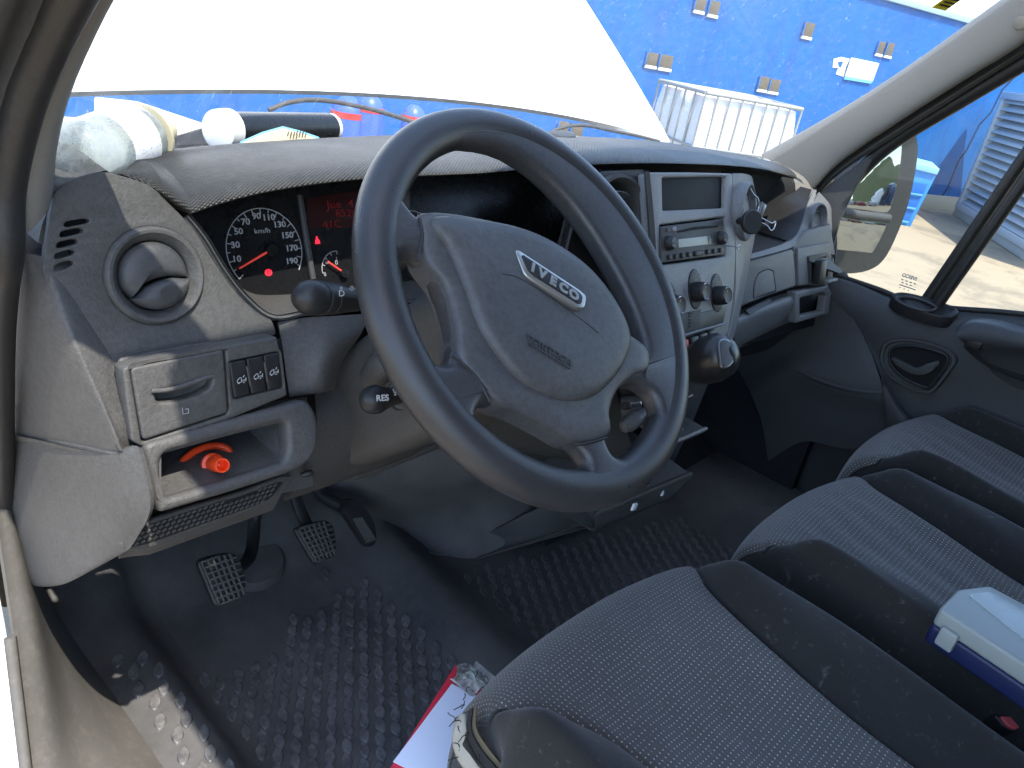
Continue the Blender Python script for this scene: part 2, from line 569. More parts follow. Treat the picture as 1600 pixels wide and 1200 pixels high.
M_dashtop = mat_cell_bump('dash_top_relief', (0.024, 0.024, 0.024), 0.0056, 0.0056, 0.42, 0.9, 0.3)

def mat_floor():
    s = NT('floor_mat_rubber'); p = s.pos()
    big = s.noise(5, 5, 0.65, p); sp = s.noise(120, 4, 0.7, p)
    c = s.mix(s.ramp(big, [(0.35, (0, 0, 0)), (0.75, (1, 1, 1))]), (0.058, 0.058, 0.060), (0.135, 0.130, 0.125))
    c = s.mix(s.math('MULTIPLY', s.ramp(sp, [(0.55, (0, 0, 0)), (0.8, (1, 1, 1))]), 0.5), c, (0.13, 0.125, 0.12))
    c = s.mix(s.ramp(s.noise(330, 2, 0.5, p), [(0.76, (0, 0, 0)), (0.80, (1, 1, 1))]), c, (0.22, 0.21, 0.2))
    s.bsdf(c, s.math('ADD', s.math('MULTIPLY', s.noise(35, 3, 0.6, p), 0.3), 0.48), spec=0.35, bump=s.noise(420, 4, 0.6, p), bstr=0.5, bdist=0.0008)
    return s.m
M_mat = mat_floor()
def mat_stud():
    s = NT('worn_mat_stud'); p = s.pos()
    c = s.mix(s.ramp(s.noise(60, 4, 0.7, p), [(0.4, (0, 0, 0)), (0.75, (1, 1, 1))]), (0.075, 0.075, 0.078), (0.19, 0.186, 0.18))
    s.bsdf(c, 0.38, spec=0.45, bump=s.noise(500, 3, 0.6, p), bstr=0.3, bdist=0.0006)
    return s.m
M_stud = mat_stud()
def mat_sill():
    s = NT('dusty_sill_plastic'); p = s.pos()
    c = s.mix(s.noise(16, 5, 0.7, p), (0.075, 0.072, 0.066), (0.13, 0.123, 0.11))
    c = s.mix(s.math('MULTIPLY', s.ramp(s.noise(70, 5, 0.75, p), [(0.5, (0, 0, 0)), (0.75, (1, 1, 1))]), 0.25), c, (0.26, 0.24, 0.21))
    s.bsdf(c, 0.6, spec=0.35, bump=s.noise(520, 3, 0.6, p), bstr=0.5, bdist=0.0007)
    return s.m
M_sill = mat_sill()
M_carpet = plastic('charcoal_carpet', (0.016, 0.018, 0.022), 0.9, 600, 0.9, 0.2, spec=0.1, gd=0.001)
M_screen = clear('windscreen_glass', (0.93, 0.96, 0.95), 0.6, 0.10, 60, True)  # dust film, thickened so its pale veil also paints in glare and haze
M_pane = clear('side_window_glass', (0.92, 0.95, 0.94), 0.6, 0.012, 50)

# ------------------------------------------------------------------ the van's body
van = thing('van', (0, 0.0, -0.65), 'white van seen from its open driver door, bonnet raised, cab shell with pillars and floor', 'van')

# --- floor: one moulded rubber sheet with a ledge on the sill side, a rib in the middle and a rise at the bulkhead
def floor_z(x, y):
    z = 0.0
    def ss(a, b, t):
        k = min(1, max(0, (t - a) / (b - a))); return k * k * (3 - 2 * k)
    z += 0.060 * ss(-0.585, -0.635, x)                        # ledge beside the sill
    z += 0.035 * math.exp(-((x + 0.17 - 0.10 * (y - 0.2)) / 0.055) ** 2) * ss(-0.3, 0.02, y) # rib between the footwells
    z += 0.42 * max(0, (y - 0.52)) ** 1.0 * ss(0.5, 0.62, y) * 1.6   # toe board
    z += 0.05 * ss(0.55, 0.72, x)
    z -= 0.008 * ss(-0.55, -0.48, x) * ss(-0.2, -0.28, x) * ss(0.52, 0.42, y)
    return z
rows = []
for j in range(64):
    y = -0.62 + 1.50 * j / 63
    rows.append([Vector((-0.725 + 1.545 * i / 79, y, floor_z(-0.725 + 1.545 * i / 79, y))) for i in range(80)])
me = grid_mesh('floor', rows); thicken(me, 0.004, (0, 0, 3))
cab_floor = link('floor', me, M_mat, van, 60)
lab(cab_floor, 'dusty blue grey moulded rubber floor mat')

def lens(cx, cy, L, W, ang, h=0.0034, n=7):
    """A raised lens-shaped stud with sloping flanks and a sunken middle."""
    top = []
    for k in range(n): t = k / n; top.append((L * (t - 0.5) * 2, W * (1 - (2 * t - 1) ** 2)))
    for k in range(n): t = k / n; top.append((L * (0.5 - t) * 2, -W * (1 - (2 * t - 1) ** 2)))
    ca, sa = math.cos(ang), math.sin(ang)
    rings = [(1.12, -0.0006), (0.96, h), (0.80, h * 1.12), (0.55, h * 1.0)]
    vs, fs = [], []
    m_ = len(top)
    for s_, hh in rings:
        for a, b in top:
            a *= s_ if s_ > 1 else (1 - (1 - s_) * 0.6); b *= s_
            x, y = cx + a * ca - b * sa, cy + a * sa + b * ca
            vs.append((x, y, floor_z(x, y) + hh))
    for r in range(3):
        for i in range(m_):
            fs.append((r * m_ + i, r * m_ + (i + 1) % m_, (r + 1) * m_ + (i + 1) % m_, (r + 1) * m_ + i))
    fs.append(tuple(3 * m_ + i for i in range(m_)))
    return vs, fs

def studs(name, spots, mat, label):
    V, Fc = [], []
    for sp in spots:
        v, f = lens(*sp); o = len(V); V += v; Fc += [tuple(i + o for i in q) for q in f]
    me = bpy.data.meshes.new(name); me.from_pydata(V, [], Fc)
    ob = link(name, me, mat, cab_floor, 50)
    ob['kind'] = 'stuff'; ob['label'] = label
    return ob
sp = []
row = 0
yy = -0.22
while yy < 0.50:
    xx = -0.572 + (0.015 if row % 2 else 0)
    while xx < -0.235:
        if not (math.hypot(xx + 0.50, yy - 0.47) < 0.095) and not (math.hypot(xx + 0.36, yy - 0.50) < 0.07) and yy < 0.43 + 0.09 * random.random():
            sp.append((xx + random.uniform(-.001, .001), yy, 0.0145, 0.0078, R(66)))
        xx += 0.0300
    yy += 0.0205; row += 1
studs('raised_tread', sp, M_stud, 'rows of raised lens shaped studs on the driver mat')
sp = []
row = 0
yy = 0.06
while yy < 0.36:
    xx = -0.075 + (0.015 if row % 2 else 0)
    while xx < 0.50:
        if yy < 0.33 - 0.25 * xx: sp.append((xx, yy, 0.0150, 0.0066, R(60)))
        xx += 0.0300
    yy += 0.0225; row += 1
studs('raised_tread', sp, M_stud, 'raised lens shaped studs on the middle floor mat')
sp = []
for j in range(9):
    for i in range(2):
        sp.append((-0.648 - 0.028 * i + (0.008 if j % 2 else 0), 0.16 + 0.034 * j + 0.017 * i, 0.015, 0.0072, R(62)))
studs('raised_tread', sp, M_stud, 'lens shaped studs on the ledge beside the sill')

# --- sill and side of the footwell
S1 = [(-0.700, -0.60, 0.062), (-0.700, -0.2, 0.062), (-0.700, 0.10, 0.062), (-0.705, 0.35, 0.062), (-0.715, 0.55, 0.08), (-0.74, 0.78, 0.2)]
S2 = [(-0.722, -0.60, 0.075), (-0.722, -0.2, 0.075), (-0.722, 0.10, 0.075), (-0.727, 0.33, 0.085), (-0.740, 0.50, 0.16), (-0.762, 0.72, 0.35)]
S3 = [(-0.775, -0.60, 0.085), (-0.775, -0.2, 0.085), (-0.772, 0.10, 0.088), (-0.770, 0.28, 0.12), (-0.772, 0.40, 0.24), (-0.785, 0.56, 0.52)]
S4 = [(-0.83, -0.60, 0.07), (-0.83, -0.2, 0.07), (-0.827, 0.10, 0.075), (-0.815, 0.24, 0.14), (-0.800, 0.33, 0.30), (-0.800, 0.42, 0.56)]
S5 = [(-0.868, -0.60, 0.045), (-0.868, -0.2, 0.045), (-0.865, 0.10, 0.05), (-0.850, 0.22, 0.125), (-0.828, 0.31, 0.30), (-0.812, 0.40, 0.58)]
sill = loft('sill_trim', [S1, S2, S3, S4, S5], M_sill, van, 60, 6, 0.004, 60)
lab(sill, 'dusty grey plastic sill trim with scratches in the sun')
tube('sill_edge', [Vector(p) + Vector((-0.004, 0, 0.004)) for p in S5[:5]], 0.006, M_sill, sill, 8)
# painted body below and beside the door opening
loft('body_side', [[(-0.870, -0.6, 0.035), (-0.870, -0.2, 0.035), (-0.868, 0.1, 0.04), (-0.854, 0.23, 0.11), (-0.832, 0.34, 0.32), (-0.83, 0.45, 0.6)],
                   [(-0.915, -0.6, 0.0), (-0.915, -0.2, 0.0), (-0.915, 0.15, 0.0), (-0.91, 0.32, 0.1), (-0.90, 0.46, 0.35), (-0.90, 0.55, 0.62)],
                   [(-0.93, -0.6, -0.35), (-0.93, -0.2, -0.35), (-0.93, 0.2, -0.35), (-0.93, 0.4, -0.2), (-0.93, 0.6, 0.2), (-0.93, 0.7, 0.62)]], M_white, van, 40, 5, 0.004)

# --- left pillar with its rubber seals
def extend(pts, end, n=7):
    end = Vector(end)
    return pts + [pts[-1].lerp(end, k / n) for k in range(1, n + 1)]
def behind(pts, d=0.05): return [p + (p - CAM).normalized() * d for p in pts]
gl = [at(84, 292, x=-0.780), at(92, 200, x=-0.777), at(122, 105, x=-0.772), at(158, 32, x=-0.769), at(178, -6, x=-0.768), at(216, -80, x=-0.769), at(262, -165, x=-0.77)]
gl = extend(gl, (-0.785, -0.27, 1.47))
sl = [at(18, 380, x=-0.822), at(28, 275, x=-0.817), at(58, 155, x=-0.809), at(100, 60, x=-0.801), at(136, -10, x=-0.797), at(176, -85, x=-0.796), at(222, -165, x=-0.796)]
sl = extend(sl, (-0.812, -0.27, 1.50))
md = [a.lerp(b, 0.5) + Vector((0.004, -0.014, 0.004)) for a, b in zip(resample(gl, 12), resample(sl, 12))]
inn = behind(gl, 0.015)
pl = loft('pillar_trim', [inn, gl, md, sl, [p + Vector((-0.02, 0.015, 0)) for p in sl]], M_pillar, van, 40, 6, 0.004, 60)
lab(pl, 'pale grey trim of the windscreen pillar beside the open driver door')
seal = [at(8, 392, x=-0.828), at(10, 290, x=-0.823), at(36, 170, x=-0.815), at(76, 70, x=-0.807), at(110, 0, x=-0.804), at(148, -70, x=-0.803), at(194, -150, x=-0.803)]
seal = extend(seal, (-0.825, -0.27, 1.51))
lowseal = [at(14, 935, x=-0.80), at(6, 850, x=-0.805), at(0, 700, x=-0.815), at(-3, 540, x=-0.825), at(1, 450, x=-0.828)]
tube('door_seal', catmull(lowseal + seal, 8), 0.0125, M_rubber, van, 14)
s2 = resample(lowseal + seal, 16)
loft('door_frame_flange', [s2, [p + Vector((-0.018, 0.004, 0)) for p in s2], [p + Vector((-0.036, -0.004, 0)) for p in s2], [p + Vector((-0.085, 0.03, 0)) for p in s2]], M_dark, van, 40, 4, 0.003)

# --- right pillar
ru = [at(1192, 243, x=0.79), at(1330, 163, x=0.79), at(1450, 84, x=0.788), at(1572, -4, x=0.784)]
ru = extend(ru, (0.775, -0.265, 1.47), 4)
rl = [at(1266, 296, x=0.778), at(1310, 252, x=0.776), at(1400, 190, x=0.772), at(1500, 126, x=0.770), at(1610, 56, x=0.766)]
rl = extend(rl, (0.76, -0.28, 1.50), 4)
rm = [a.lerp(b, 0.5) + Vector((-0.012, -0.004, 0.003)) for a, b in zip(resample(ru, 12), resample(rl, 12))]
rp = loft('pillar_trim', [behind(ru, 0.07), ru, rm, rl, [p + Vector((0.035, 0.012, -0.006)) for p in rl]], M_pillar, van, 44, 6, 0.004, 60)
lab(rp, 'sunlit pale beige grey trim of the windscreen pillar on the passenger side')
# trim cap on the right pillar
rfr = Frame(at(1593, 37, x=0.757), (-0.95, -0.25, 0.0))
q = rfr.uv(1593, 37)
plate('screw_cap', rfr, ell(q[0], q[1], 0.011, 0.011, 24), M_pillar, rp, t=0.006, h=0.012, px=False)
# seal strip and black door frame behind the right pillar
def pxrail(pts, x): return [at(a, b, x=x) for a, b in pts]
k1 = [(1272, 300), (1312, 256), (1402, 194), (1502, 131), (1612, 61), (1720, -8)]
k2 = [(1278, 302), (1322, 264), (1410, 206), (1506, 145), (1616, 75), (1724, 6)]
loft('door_seal', [pxrail([(a - 16, b - 10) for a, b in k1], 0.818), pxrail(k1, 0.803), [p + Vector((-0.006, -0.003, 0)) for p in pxrail([((a + c) / 2, (b + d) / 2) for (a, b), (c, d) in zip(k1, k2)], 0.800)], pxrail(k2, 0.803)], M_knee, van, 40, 5, 0.006)
k3 = [(1286, 322), (1330, 276), (1392, 224), (1500, 158), (1614, 90), (1722, 22)]

# --- roof, header, rear wall and the shell round the cab (it shades the seats)
ZR = 1.50
hdr = [(-0.78, -0.275, 1.455), (-0.6, -0.18, 1.47), (-0.3, -0.11, 1.475), (0, -0.09, 1.48), (0.3, -0.11, 1.475), (0.6, -0.18, 1.47), (0.77, -0.265, 1.455)]
loft('roof_header', [hdr, [Vector(p) + Vector((0, -0.03, -0.02)) for p in hdr], [Vector(p) + Vector((0, -0.22, 0.02)) for p in hdr]], M_pillar, van, 30, 4, 0.004)
rf = [[Vector((-0.84 + 1.66 * i / 20, y, 1.50 + 0.03 * (1 - ((i - 10) / 10) ** 2))) for i in range(21)] for y in (-0.27, -0.5, -0.8, -1.12)]
me = grid_mesh('roof', rf); thicken(me, 0.03, (0, 0, -5))
link('roof', me, M_pillar, van, 60)
loft('roof_rail', [[(-0.80, -0.27, 1.49), (-0.80, -0.7, 1.50), (-0.80, -1.12, 1.50)], [(-0.84, -0.27, 1.46), (-0.845, -0.7, 1.475), (-0.845, -1.12, 1.475)]], M_rubber, van, 12, 3, 0.006)
box('rear_wall', (0, -1.13, 0.75), (1.64, 0.03, 1.6), M_pillar, van)
box('rear_pillar', (-0.80, -1.06, 0.78), (0.10, 0.12, 1.45), M_pillar, van, bev=0.02)
box('rear_pillar', (0.84, -0.95, 0.78), (0.06, 0.34, 1.45), M_pillar, van, bev=0.02)
box('underbody', (0, -0.2, -0.12), (1.60, 1.6, 0.12), M_black, van, bev=0.02)
box('cargo_body', (0, -2.9, 0.55), (1.9, 3.45, 2.2), M_white, van, bev=0.06)

# --- windscreen
def ws(u, v):
    """u from -1 (left) to 1 (right), v from 0 (base) to 1 (header)."""
    bl, bc, br = Vector((-0.780, 0.275, 0.79)), Vector((0.0, 0.585, 0.79)), Vector((0.795, 0.355, 0.80))
    tl, tc, tr = Vector((-0.785, -0.275, 1.47)), Vector((0, -0.09, 1.475)), Vector((0.775, -0.265, 1.47))
    def q(a, b, c, t):
        w = 1 - abs(t) ** 2.4
        e = a.lerp(c, (t + 1) / 2)
        return e + (b - a.lerp(c, 0.5)) * w
    return q(bl, bc, br, u).lerp(q(tl, tc, tr, u), v)
me = grid_mesh('windscreen', [[ws(-1 + 2 * i / 40, j / 16) for i in range(41)] for j in range(17)])
thicken(me, 0, CAM)
wsc = link('windscreen', me, M_screen, van, 60)
lab(wsc, 'dusty curved windscreen')
# black printed border along the glass edge
for sgn in (-1, 1):
    me = grid_mesh('glass_border', [[ws(sgn * (1.0 - 0.006 * i), j / 16) + Vector((0, -0.003, -0.002)) for i in range(3)] for j in range(17)])
    thicken(me, 0.001, CAM)
    link('glass_border', me, M_rubber, wsc)
# yellow sticker at the top edge of the glass
stf = Frame(ws(0.80, 0.70), (-0.25, -0.72, -0.62))
for fl in range(40):
    p = ws(0.5 + 0.45 * fl / 40, 0.6)
best = None
for iu in range(60):
    for iv in range(40):
        u_, v_ = 0.2 + 0.78 * iu / 60, 0.2 + 0.7 * iv / 40
        p = ws(u_, v_); d = p - CAM
        zc = d.dot(_fw)
        e = (800 + F_PX * d.dot(EX) / zc - 1486) ** 2 + (600 + F_PX * d.dot(EY) / zc + 4) ** 2
        if best is None or e < best[0]: best = (e, u_, v_)
_, u0, v0 = best
M_yellow = simple('yellow_sticker', (0.8, 0.68, 0.02), 0.5)
cells = []
rows = [[ws(u0 + (i - 2) * 0.0095, v0 + (j - 2) * 0.012) + Vector((0, -0.004, -0.003)) for i in range(5)] for j in range(5)]
me = grid_mesh('sticker', rows); thicken(me, 0.0006, CAM)
stk = link('sticker', me, M_yellow, wsc); lab(stk, 'yellow sticker at the top edge of the windscreen')
for j in (0.8, 1.5, 2.2, 2.9):
    me = grid_mesh('sticker_print', [[ws(u0 + (i - 1.6) * 0.0095, v0 + (j + k * 0.35 - 2) * 0.012) + Vector((0, -0.006, -0.0045)) for i in (0, 1, 2, 3)] for k in (0, 1)])
    thicken(me, 0.0003, CAM); link('sticker_print', me, M_black, wsc)

# --- raised bonnet: hinged at the screen, its painted outer face turned to the driver
rows = []
for j in range(22):
    v = j / 21
    row_ = []
    for i in range(41):
        u = -1 + 2 * i / 40
        hw = 0.885 - 0.34 * v ** 1.25
        x = u * hw + 0.005
        arch = 0.062 * (1 - abs(u) ** 2.0)
        y = 0.72 + 0.72 * v + 0.05 * (1 - abs(u) ** 2) * (0.2 + v)
        z = 0.768 + 0.74 * v + arch + 0.05 * math.sin(math.pi * v) * (1 - u * u)
        row_.append(Vector((x, y, z)))
    rows.append(row_)
me = grid_mesh('bonnet', rows); thicken(me, 0.012, CAM)
bon = link('bonnet', me, M_white, van, 60)
lab(bon, 'raised white bonnet blown out by the sun, seen through the windscreen')
# wings, cowl and front of the van below the bonnet
for sgn in (-1, 1):
    loft('wing', [[(sgn * 0.90, 0.45, 0.72), (sgn * 0.91, 0.75, 0.70), (sgn * 0.90, 1.05, 0.62), (sgn * 0.86, 1.35, 0.45)],
                  [(sgn * 0.82, 0.45, 0.775), (sgn * 0.84, 0.75, 0.745), (sgn * 0.83, 1.05, 0.67), (sgn * 0.80, 1.35, 0.5)],
                  [(sgn * 0.70, 0.50, 0.755), (sgn * 0.72, 0.75, 0.725), (sgn * 0.74, 1.05, 0.65), (sgn * 0.74, 1.35, 0.48)]], M_white, van, 16, 4, 0.006)
loft('cowl', [[(-0.78, 0.34, 0.765), (-0.4, 0.56, 0.765), (0, 0.62, 0.765), (0.4, 0.57, 0.765), (0.76, 0.38, 0.765)],
              [(-0.74, 0.60, 0.745), (-0.4, 0.68, 0.745), (0, 0.70, 0.745), (0.4, 0.68, 0.745), (0.74, 0.60, 0.745)]], M_dark, van, 40, 4, 0.006)
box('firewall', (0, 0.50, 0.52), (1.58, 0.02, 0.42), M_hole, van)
loft('shelf_filler', [[(0.60, 0.28, 0.70), (0.60, 0.31, 0.77), (0.60, 0.40, 0.795)], [(0.705, 0.25, 0.72), (0.705, 0.28, 0.785), (0.725, 0.36, 0.80)]], M_hole, van, 12, 4, 0.004)  # near-black colour paints shade into this end of the shelf recess
loft('dash_end_filler', [[(0.70, 0.252, 0.72), (0.70, 0.282, 0.785), (0.72, 0.362, 0.80)], [(0.80, 0.22, 0.70), (0.805, 0.27, 0.775), (0.80, 0.36, 0.80)]], M_pillar, van, 12, 4, 0.004)
box('engine_bay', (0, 1.05, 0.30), (1.5, 0.6, 0.5), M_black, van, bev=0.05)
# white wing corner seen past the bottle
wfr = Frame(at(270, 190, y=0.52), (0, -0.8, 0.6))
plate('wing_corner', wfr, [(150, 150), (215, 157), (332, 196), (236, 224), (150, 250)], M_white, van, t=0.01, bev=0.003)
plate('screen_garnish', wfr, [(228, 231), (240, 221), (328, 198), (330, 224)], M_dashtop, van, t=0.01, bev=0.002, h=0.004)
# wiper arms resting on the glass foot
def outpx(pts, y): return [at(a, b, y=y) for a, b in pts]
tube('wiper_arm', catmull(outpx([(420, 172), (452, 160), (492, 156), (540, 162), (600, 176), (660, 196)], 0.57), 6), 0.0035, M_knee, van, 8)
tube('wiper_arm', catmull(outpx([(852, 211), (880, 199), (915, 196), (960, 205), (1000, 213), (1030, 221)], 0.60), 6), 0.0035, M_knee, van, 8)

# ------------------------------------------------------------------ passenger door
DX = 0.80
dfr = Frame((DX, 0, 0.5), (-1, 0, 0))
door = box('passenger_door', (0.862, -0.45, 0.07), (0.03, 1.2, 0.9), M_door, van, bev=0.01)
box('outer_skin', (0.90, -0.45, 0.05), (0.03, 1.2, 0.94), M_white, door, bev=0.01)
lab(door, 'passenger door with dark inner panel')
def dpx(pts, x): return [at(a, b, x=x) for a, b in pts]
# upper shoulder of the panel (window ledge) and main panel
lo = loft('door_panel', [
    dpx([(1296, 428), (1330, 438), (1372, 455), (1420, 474), (1480, 484), (1560, 490), (1660, 500), (1900, 520)], 0.845),
    dpx([(1294, 436), (1330, 446), (1372, 464), (1418, 486), (1480, 498), (1560, 506), (1660, 516), (1900, 540)], 0.805),
    dpx([(1300, 462), (1332, 476), (1374, 500), (1420, 520), (1480, 532), (1560, 545), (1660, 560), (1900, 590)], 0.79),
    dpx([(1345, 520), (1366, 545), (1390, 575), (1430, 595), (1490, 610), (1570, 625), (1670, 645), (1900, 690)], 0.80),
    dpx([(1378, 590), (1395, 620), (1420, 650), (1455, 672), (1510, 692), (1590, 715), (1690, 745), (1900, 800)], 0.80)], M_door, door, 60, 6, 0.006, 60)
lab(lo, 'dark grey door panel with recessed handle and pull')
# belt seal under the glass
tube('belt_seal', catmull(dpx([(1300, 428), (1372, 452), (1420, 471), (1480, 481), (1560, 487), (1660, 497), (1900, 517)], 0.838), 6), 0.006, M_rubber, door, 8)
# window frame, divider and glass
frame_path = dpx([(1290, 430), (1292, 360), (1296, 330), (1340, 272), (1396, 221), (1500, 157), (1614, 89), (1780, -12)], 0.828)
tube('window_frame', catmull(frame_path, 8), 0.017, M_rubber, door, 10)
fin = dpx([(1282, 316), (1330, 270), (1390, 212), (1352, 262), (1318, 330), (1300, 400), (1292, 425), (1284, 380)], 0.815)
ffr = Frame((0.812, 0, 0.6), (-1, -0.15, 0.1))
plate('mirror_triangle', ffr, [(1270, 312), (1300, 285), (1372, 232), (1366, 246), (1338, 290), (1312, 345), (1298, 402), (1290, 400), (1284, 350)], M_dark, door, t=0.012, bev=0.003)
q = ffr.uv(1301, 270, 0.003)
for a, b, c, d, x in ((1628, 205, 1447, 470, 0.835), (1646, 218, 1466, 474, 0.822)):
    p0, p1 = at(a, b, x=x), at(c, d, x=x)
    dv = (p0 - p1)
    tube('window_divider', [p1 - dv * 0.05, p0 + dv * 1.2], 0.0125, M_rubber, door, 10)
gf = Frame((0.840, 0, 0.8), (-1, 0, 0))
plate('window_glass', gf, [(1296, 440), (1298, 350), (1330, 290), (1400, 222), (1614, 92), (1780, -8), (1900, 520), (1480, 488), (1372, 458)], M_pane, door, t=0.004, bev=0.0005)
# maker's etching in the corner of the glass
gl2 = Frame((0.836, 0, 0.8), (-1, 0, 0))
c0 = gl2.uv(1421, 433)
ms = [text_on(gl2, 'IVECO', c0[0], c0[1], 0.011, 0.0, rot=R(0), bold=0.0004, sx=-1.0)]
for k in range(4):
    for j in range(4 - k % 2):
        ms += strip_mesh(gl2, [(c0[0] - .014 + .009 * j + .003 * (k % 2), c0[1] - .010 - .006 * k), (c0[0] - .009 + .009 * j + .002 * (k % 3), c0[1] - .010 - .006 * k)], .0022, 0.0)
link('glass_etching', join(ms, 'glass_etching'), M_dimprint, door, 0)
# front edge of the door and the black footwell side beyond it
loft('footwell_side', [
    dpx([(1145, 560), (1200, 545), (1260, 500), (1300, 462), (1312, 462)], 0.795),
    dpx([(1160, 590), (1215, 560), (1280, 540), (1330, 530), (1356, 540)], 0.79),
    dpx([(1175, 620), (1235, 580), (1300, 594), (1350, 606), (1382, 612)], 0.765),
    dpx([(1190, 660), (1250, 625), (1310, 640), (1360, 650), (1398, 652)], 0.785),
    dpx([(1200, 720), (1255, 690), (1310, 700), (1370, 700), (1418, 690)], 0.79)], M_door, van, 40, 5, 0.004, 60)
lg_ = tube('moulded_ledge', catmull(dpx([(1236, 572), (1268, 588), (1310, 603), (1350, 611), (1384, 613)], 0.772), 6), [0.003] + [0.008] * 23 + [0.004], M_door, van, 10)
box('kick_panel', (0.815, 0.47, 0.24), (0.03, 0.80, 0.60), M_carpet, van)
# recessed opener
hf = Frame((0.788, -0.08, 0.47), (-1, 0, 0.0))
pillow('handle_surround', hf, [(1376, 552), (1384, 534), (1410, 528), (1446, 532), (1480, 544), (1496, 560), (1486, 580), (1462, 610), (1448, 614), (1420, 606), (1392, 590), (1378, 570)],
       [(1.0, -0.012), (1.0, 0.004), (0.97, 0.007), (0.90, 0.007), (0.86, 0.003)], M_door, door, sm=4)
pillow('handle_recess', hf, [(1390, 552), (1400, 543), (1430, 542), (1470, 552), (1480, 560), (1472, 578), (1454, 602), (1444, 604), (1416, 592), (1394, 572)],
       [(1.0, 0.0045), (0.96, 0.0065), (0.9, 0.0055)], M_hole, door, sm=4)
tube('handle_recess_rim', catmull([hf.hit(a, b, 0.009) for a, b in [(1390, 552), (1402, 542), (1432, 541), (1472, 552), (1481, 562), (1472, 580), (1454, 603), (1443, 604), (1416, 592), (1394, 572)]], 5, True), 0.0035, M_black, door, 8, closed=True)
pillow('handle_lever', hf, [(1395, 560), (1402, 557), (1420, 566), (1436, 573), (1452, 569), (1466, 562), (1472, 566), (1462, 578), (1446, 584), (1428, 582), (1410, 573)],
       [(1.0, 0.008), (1.0, 0.016), (0.9, 0.021), (0.6, 0.022)], M_dark, door, sm=4)
# armrest with pull
loft('armrest', [
    dpx([(1496, 508), (1520, 498), (1560, 500), (1620, 515), (1720, 530), (1900, 560)], 0.80),
    dpx([(1494, 518), (1518, 506), (1560, 512), (1620, 528), (1720, 545), (1900, 575)], 0.745),
    dpx([(1498, 528), (1520, 530), (1560, 536), (1620, 545), (1720, 560), (1900, 590)], 0.735),
    dpx([(1512, 540), (1535, 552), (1570, 560), (1620, 566), (1720, 580), (1900, 610)], 0.765),
    dpx([(1530, 560), (1560, 590), (1600, 610), (1650, 622), (1740, 640), (1900, 660)], 0.795)], M_door, door, 40, 6, 0.006, 60)
pillow('pull_recess', Frame((0.772, 0, 0.5), (-1, 0, 0.35)), [(1506, 542), (1530, 540), (1600, 552), (1660, 566), (1640, 600), (1590, 592), (1540, 570)],
       [(1.0, -0.01), (1.0, 0.002), (0.9, 0.003)], M_hole, door, sm=4)
box('pull_clip', at(1522, 536, x=0.745), (0.014, 0.03, 0.02), M_black, door, bev=0.003)
# black oval insert below the window
tf = Frame((0.81, -0.02, 0.595), (-0.35, 0, 1))
pillow('ledge_insert', tf, [(1392, 466), (1402, 460), (1430, 464), (1470, 476), (1490, 484), (1497, 492), (1480, 500), (1450, 494), (1410, 480)],
       [(1.0, -0.02), (1.0, 0.004), (0.95, 0.007), (0.86, 0.007), (0.8, 0.004)], M_black, door, sm=4)
tube('insert_rim', catmull([tf.hit(a, b, 0.008) for a, b in [(1400, 467), (1420, 464), (1444, 470), (1462, 480), (1450, 486), (1420, 479)]], 5, True), 0.003, M_dark, door, 8, closed=True)
# lower door pocket below the ledge
loft('door_pocket', [
    dpx([(1378, 590), (1420, 650), (1455, 672), (1510, 692), (1590, 715), (1900, 800)], 0.80),
    dpx([(1380, 600), (1420, 665), (1460, 690), (1520, 712), (1600, 740), (1900, 830)], 0.74),
    dpx([(1390, 700), (1440, 770), (1500, 800), (1560, 830), (1640, 860), (1900, 960)], 0.76)], M_door, door, 30, 5, 0.004, 60)

# ------------------------------------------------------------------ outside mirror
mirror = thing('door_mirror', (1.0, 0.10, 0.3), 'tall black door mirror with two glasses outside the passenger window', 'mirror')
MO = at(1362, 330, x=1.0)
_in = (MO - CAM).normalized()
_want = Vector((0.27, -0.96, -0.055)).normalized()
mf = Frame(MO, (_want - _in).normalized())
hs = [(1298, 408), (1304, 360), (1322, 300), (1352, 250), (1384, 212), (1410, 199), (1428, 204), (1435, 226), (1432, 262), (1420, 318), (1400, 372), (1380, 408), (1356, 424), (1322, 428), (1304, 420)]
pillow('housing', mf, hs, [(0.80, -0.11), (0.93, -0.09), (1.0, -0.05), (1.0, -0.004), (0.985, 0.0)], M_rubber, mirror, sm=4)
M_mirror = simple('mirror_glass', (0.82, 0.85, 0.85), 0.02, 1.0)
def mirror_mat():
    s = NT('mirror_silver')
    b = s.n('ShaderNodeBsdfGlossy'); b.inputs['Color'].default_value = (0.30, 0.33, 0.34, 1); b.inputs['Roughness'].default_value = 0.0
    s.l(b.outputs[0], s.out.inputs[0]); return s.m
M_mirror = mirror_mat()
up = [(1308, 322), (1322, 300), (1345, 262), (1372, 228), (1396, 209), (1407, 212), (1409, 232), (1405, 268), (1396, 308), (1386, 332), (1350, 328)]
plate('mirror_glass', mf, up, M_mirror, mirror, t=0.003, bev=0.0004, h=0.005, sm=3)
lw = [(1304, 340), (1340, 344), (1382, 348), (1378, 368), (1362, 396), (1344, 410), (1322, 414), (1306, 410), (1300, 390)]
wf = Frame(MO, (mf.n + Vector((0.0, 0, -0.06))).normalized())
plate('mirror_glass', wf, lw, M_mirror, mirror, t=0.003, bev=0.0004, h=0.006, sm=3)
tube('glass_divider', [mf.hit(1306, 330, 0.006), mf.hit(1345, 336, 0.008), mf.hit(1388, 341, 0.006)], 0.011, M_dark, mirror, 12, flat=1.0)
tube('mirror_arm', [mf.hit(1302, 415, -0.05), Vector((0.92, 0.16, 0.55)), Vector((0.86, 0.2, 0.5))], 0.02, M_rubber, mirror, 10)
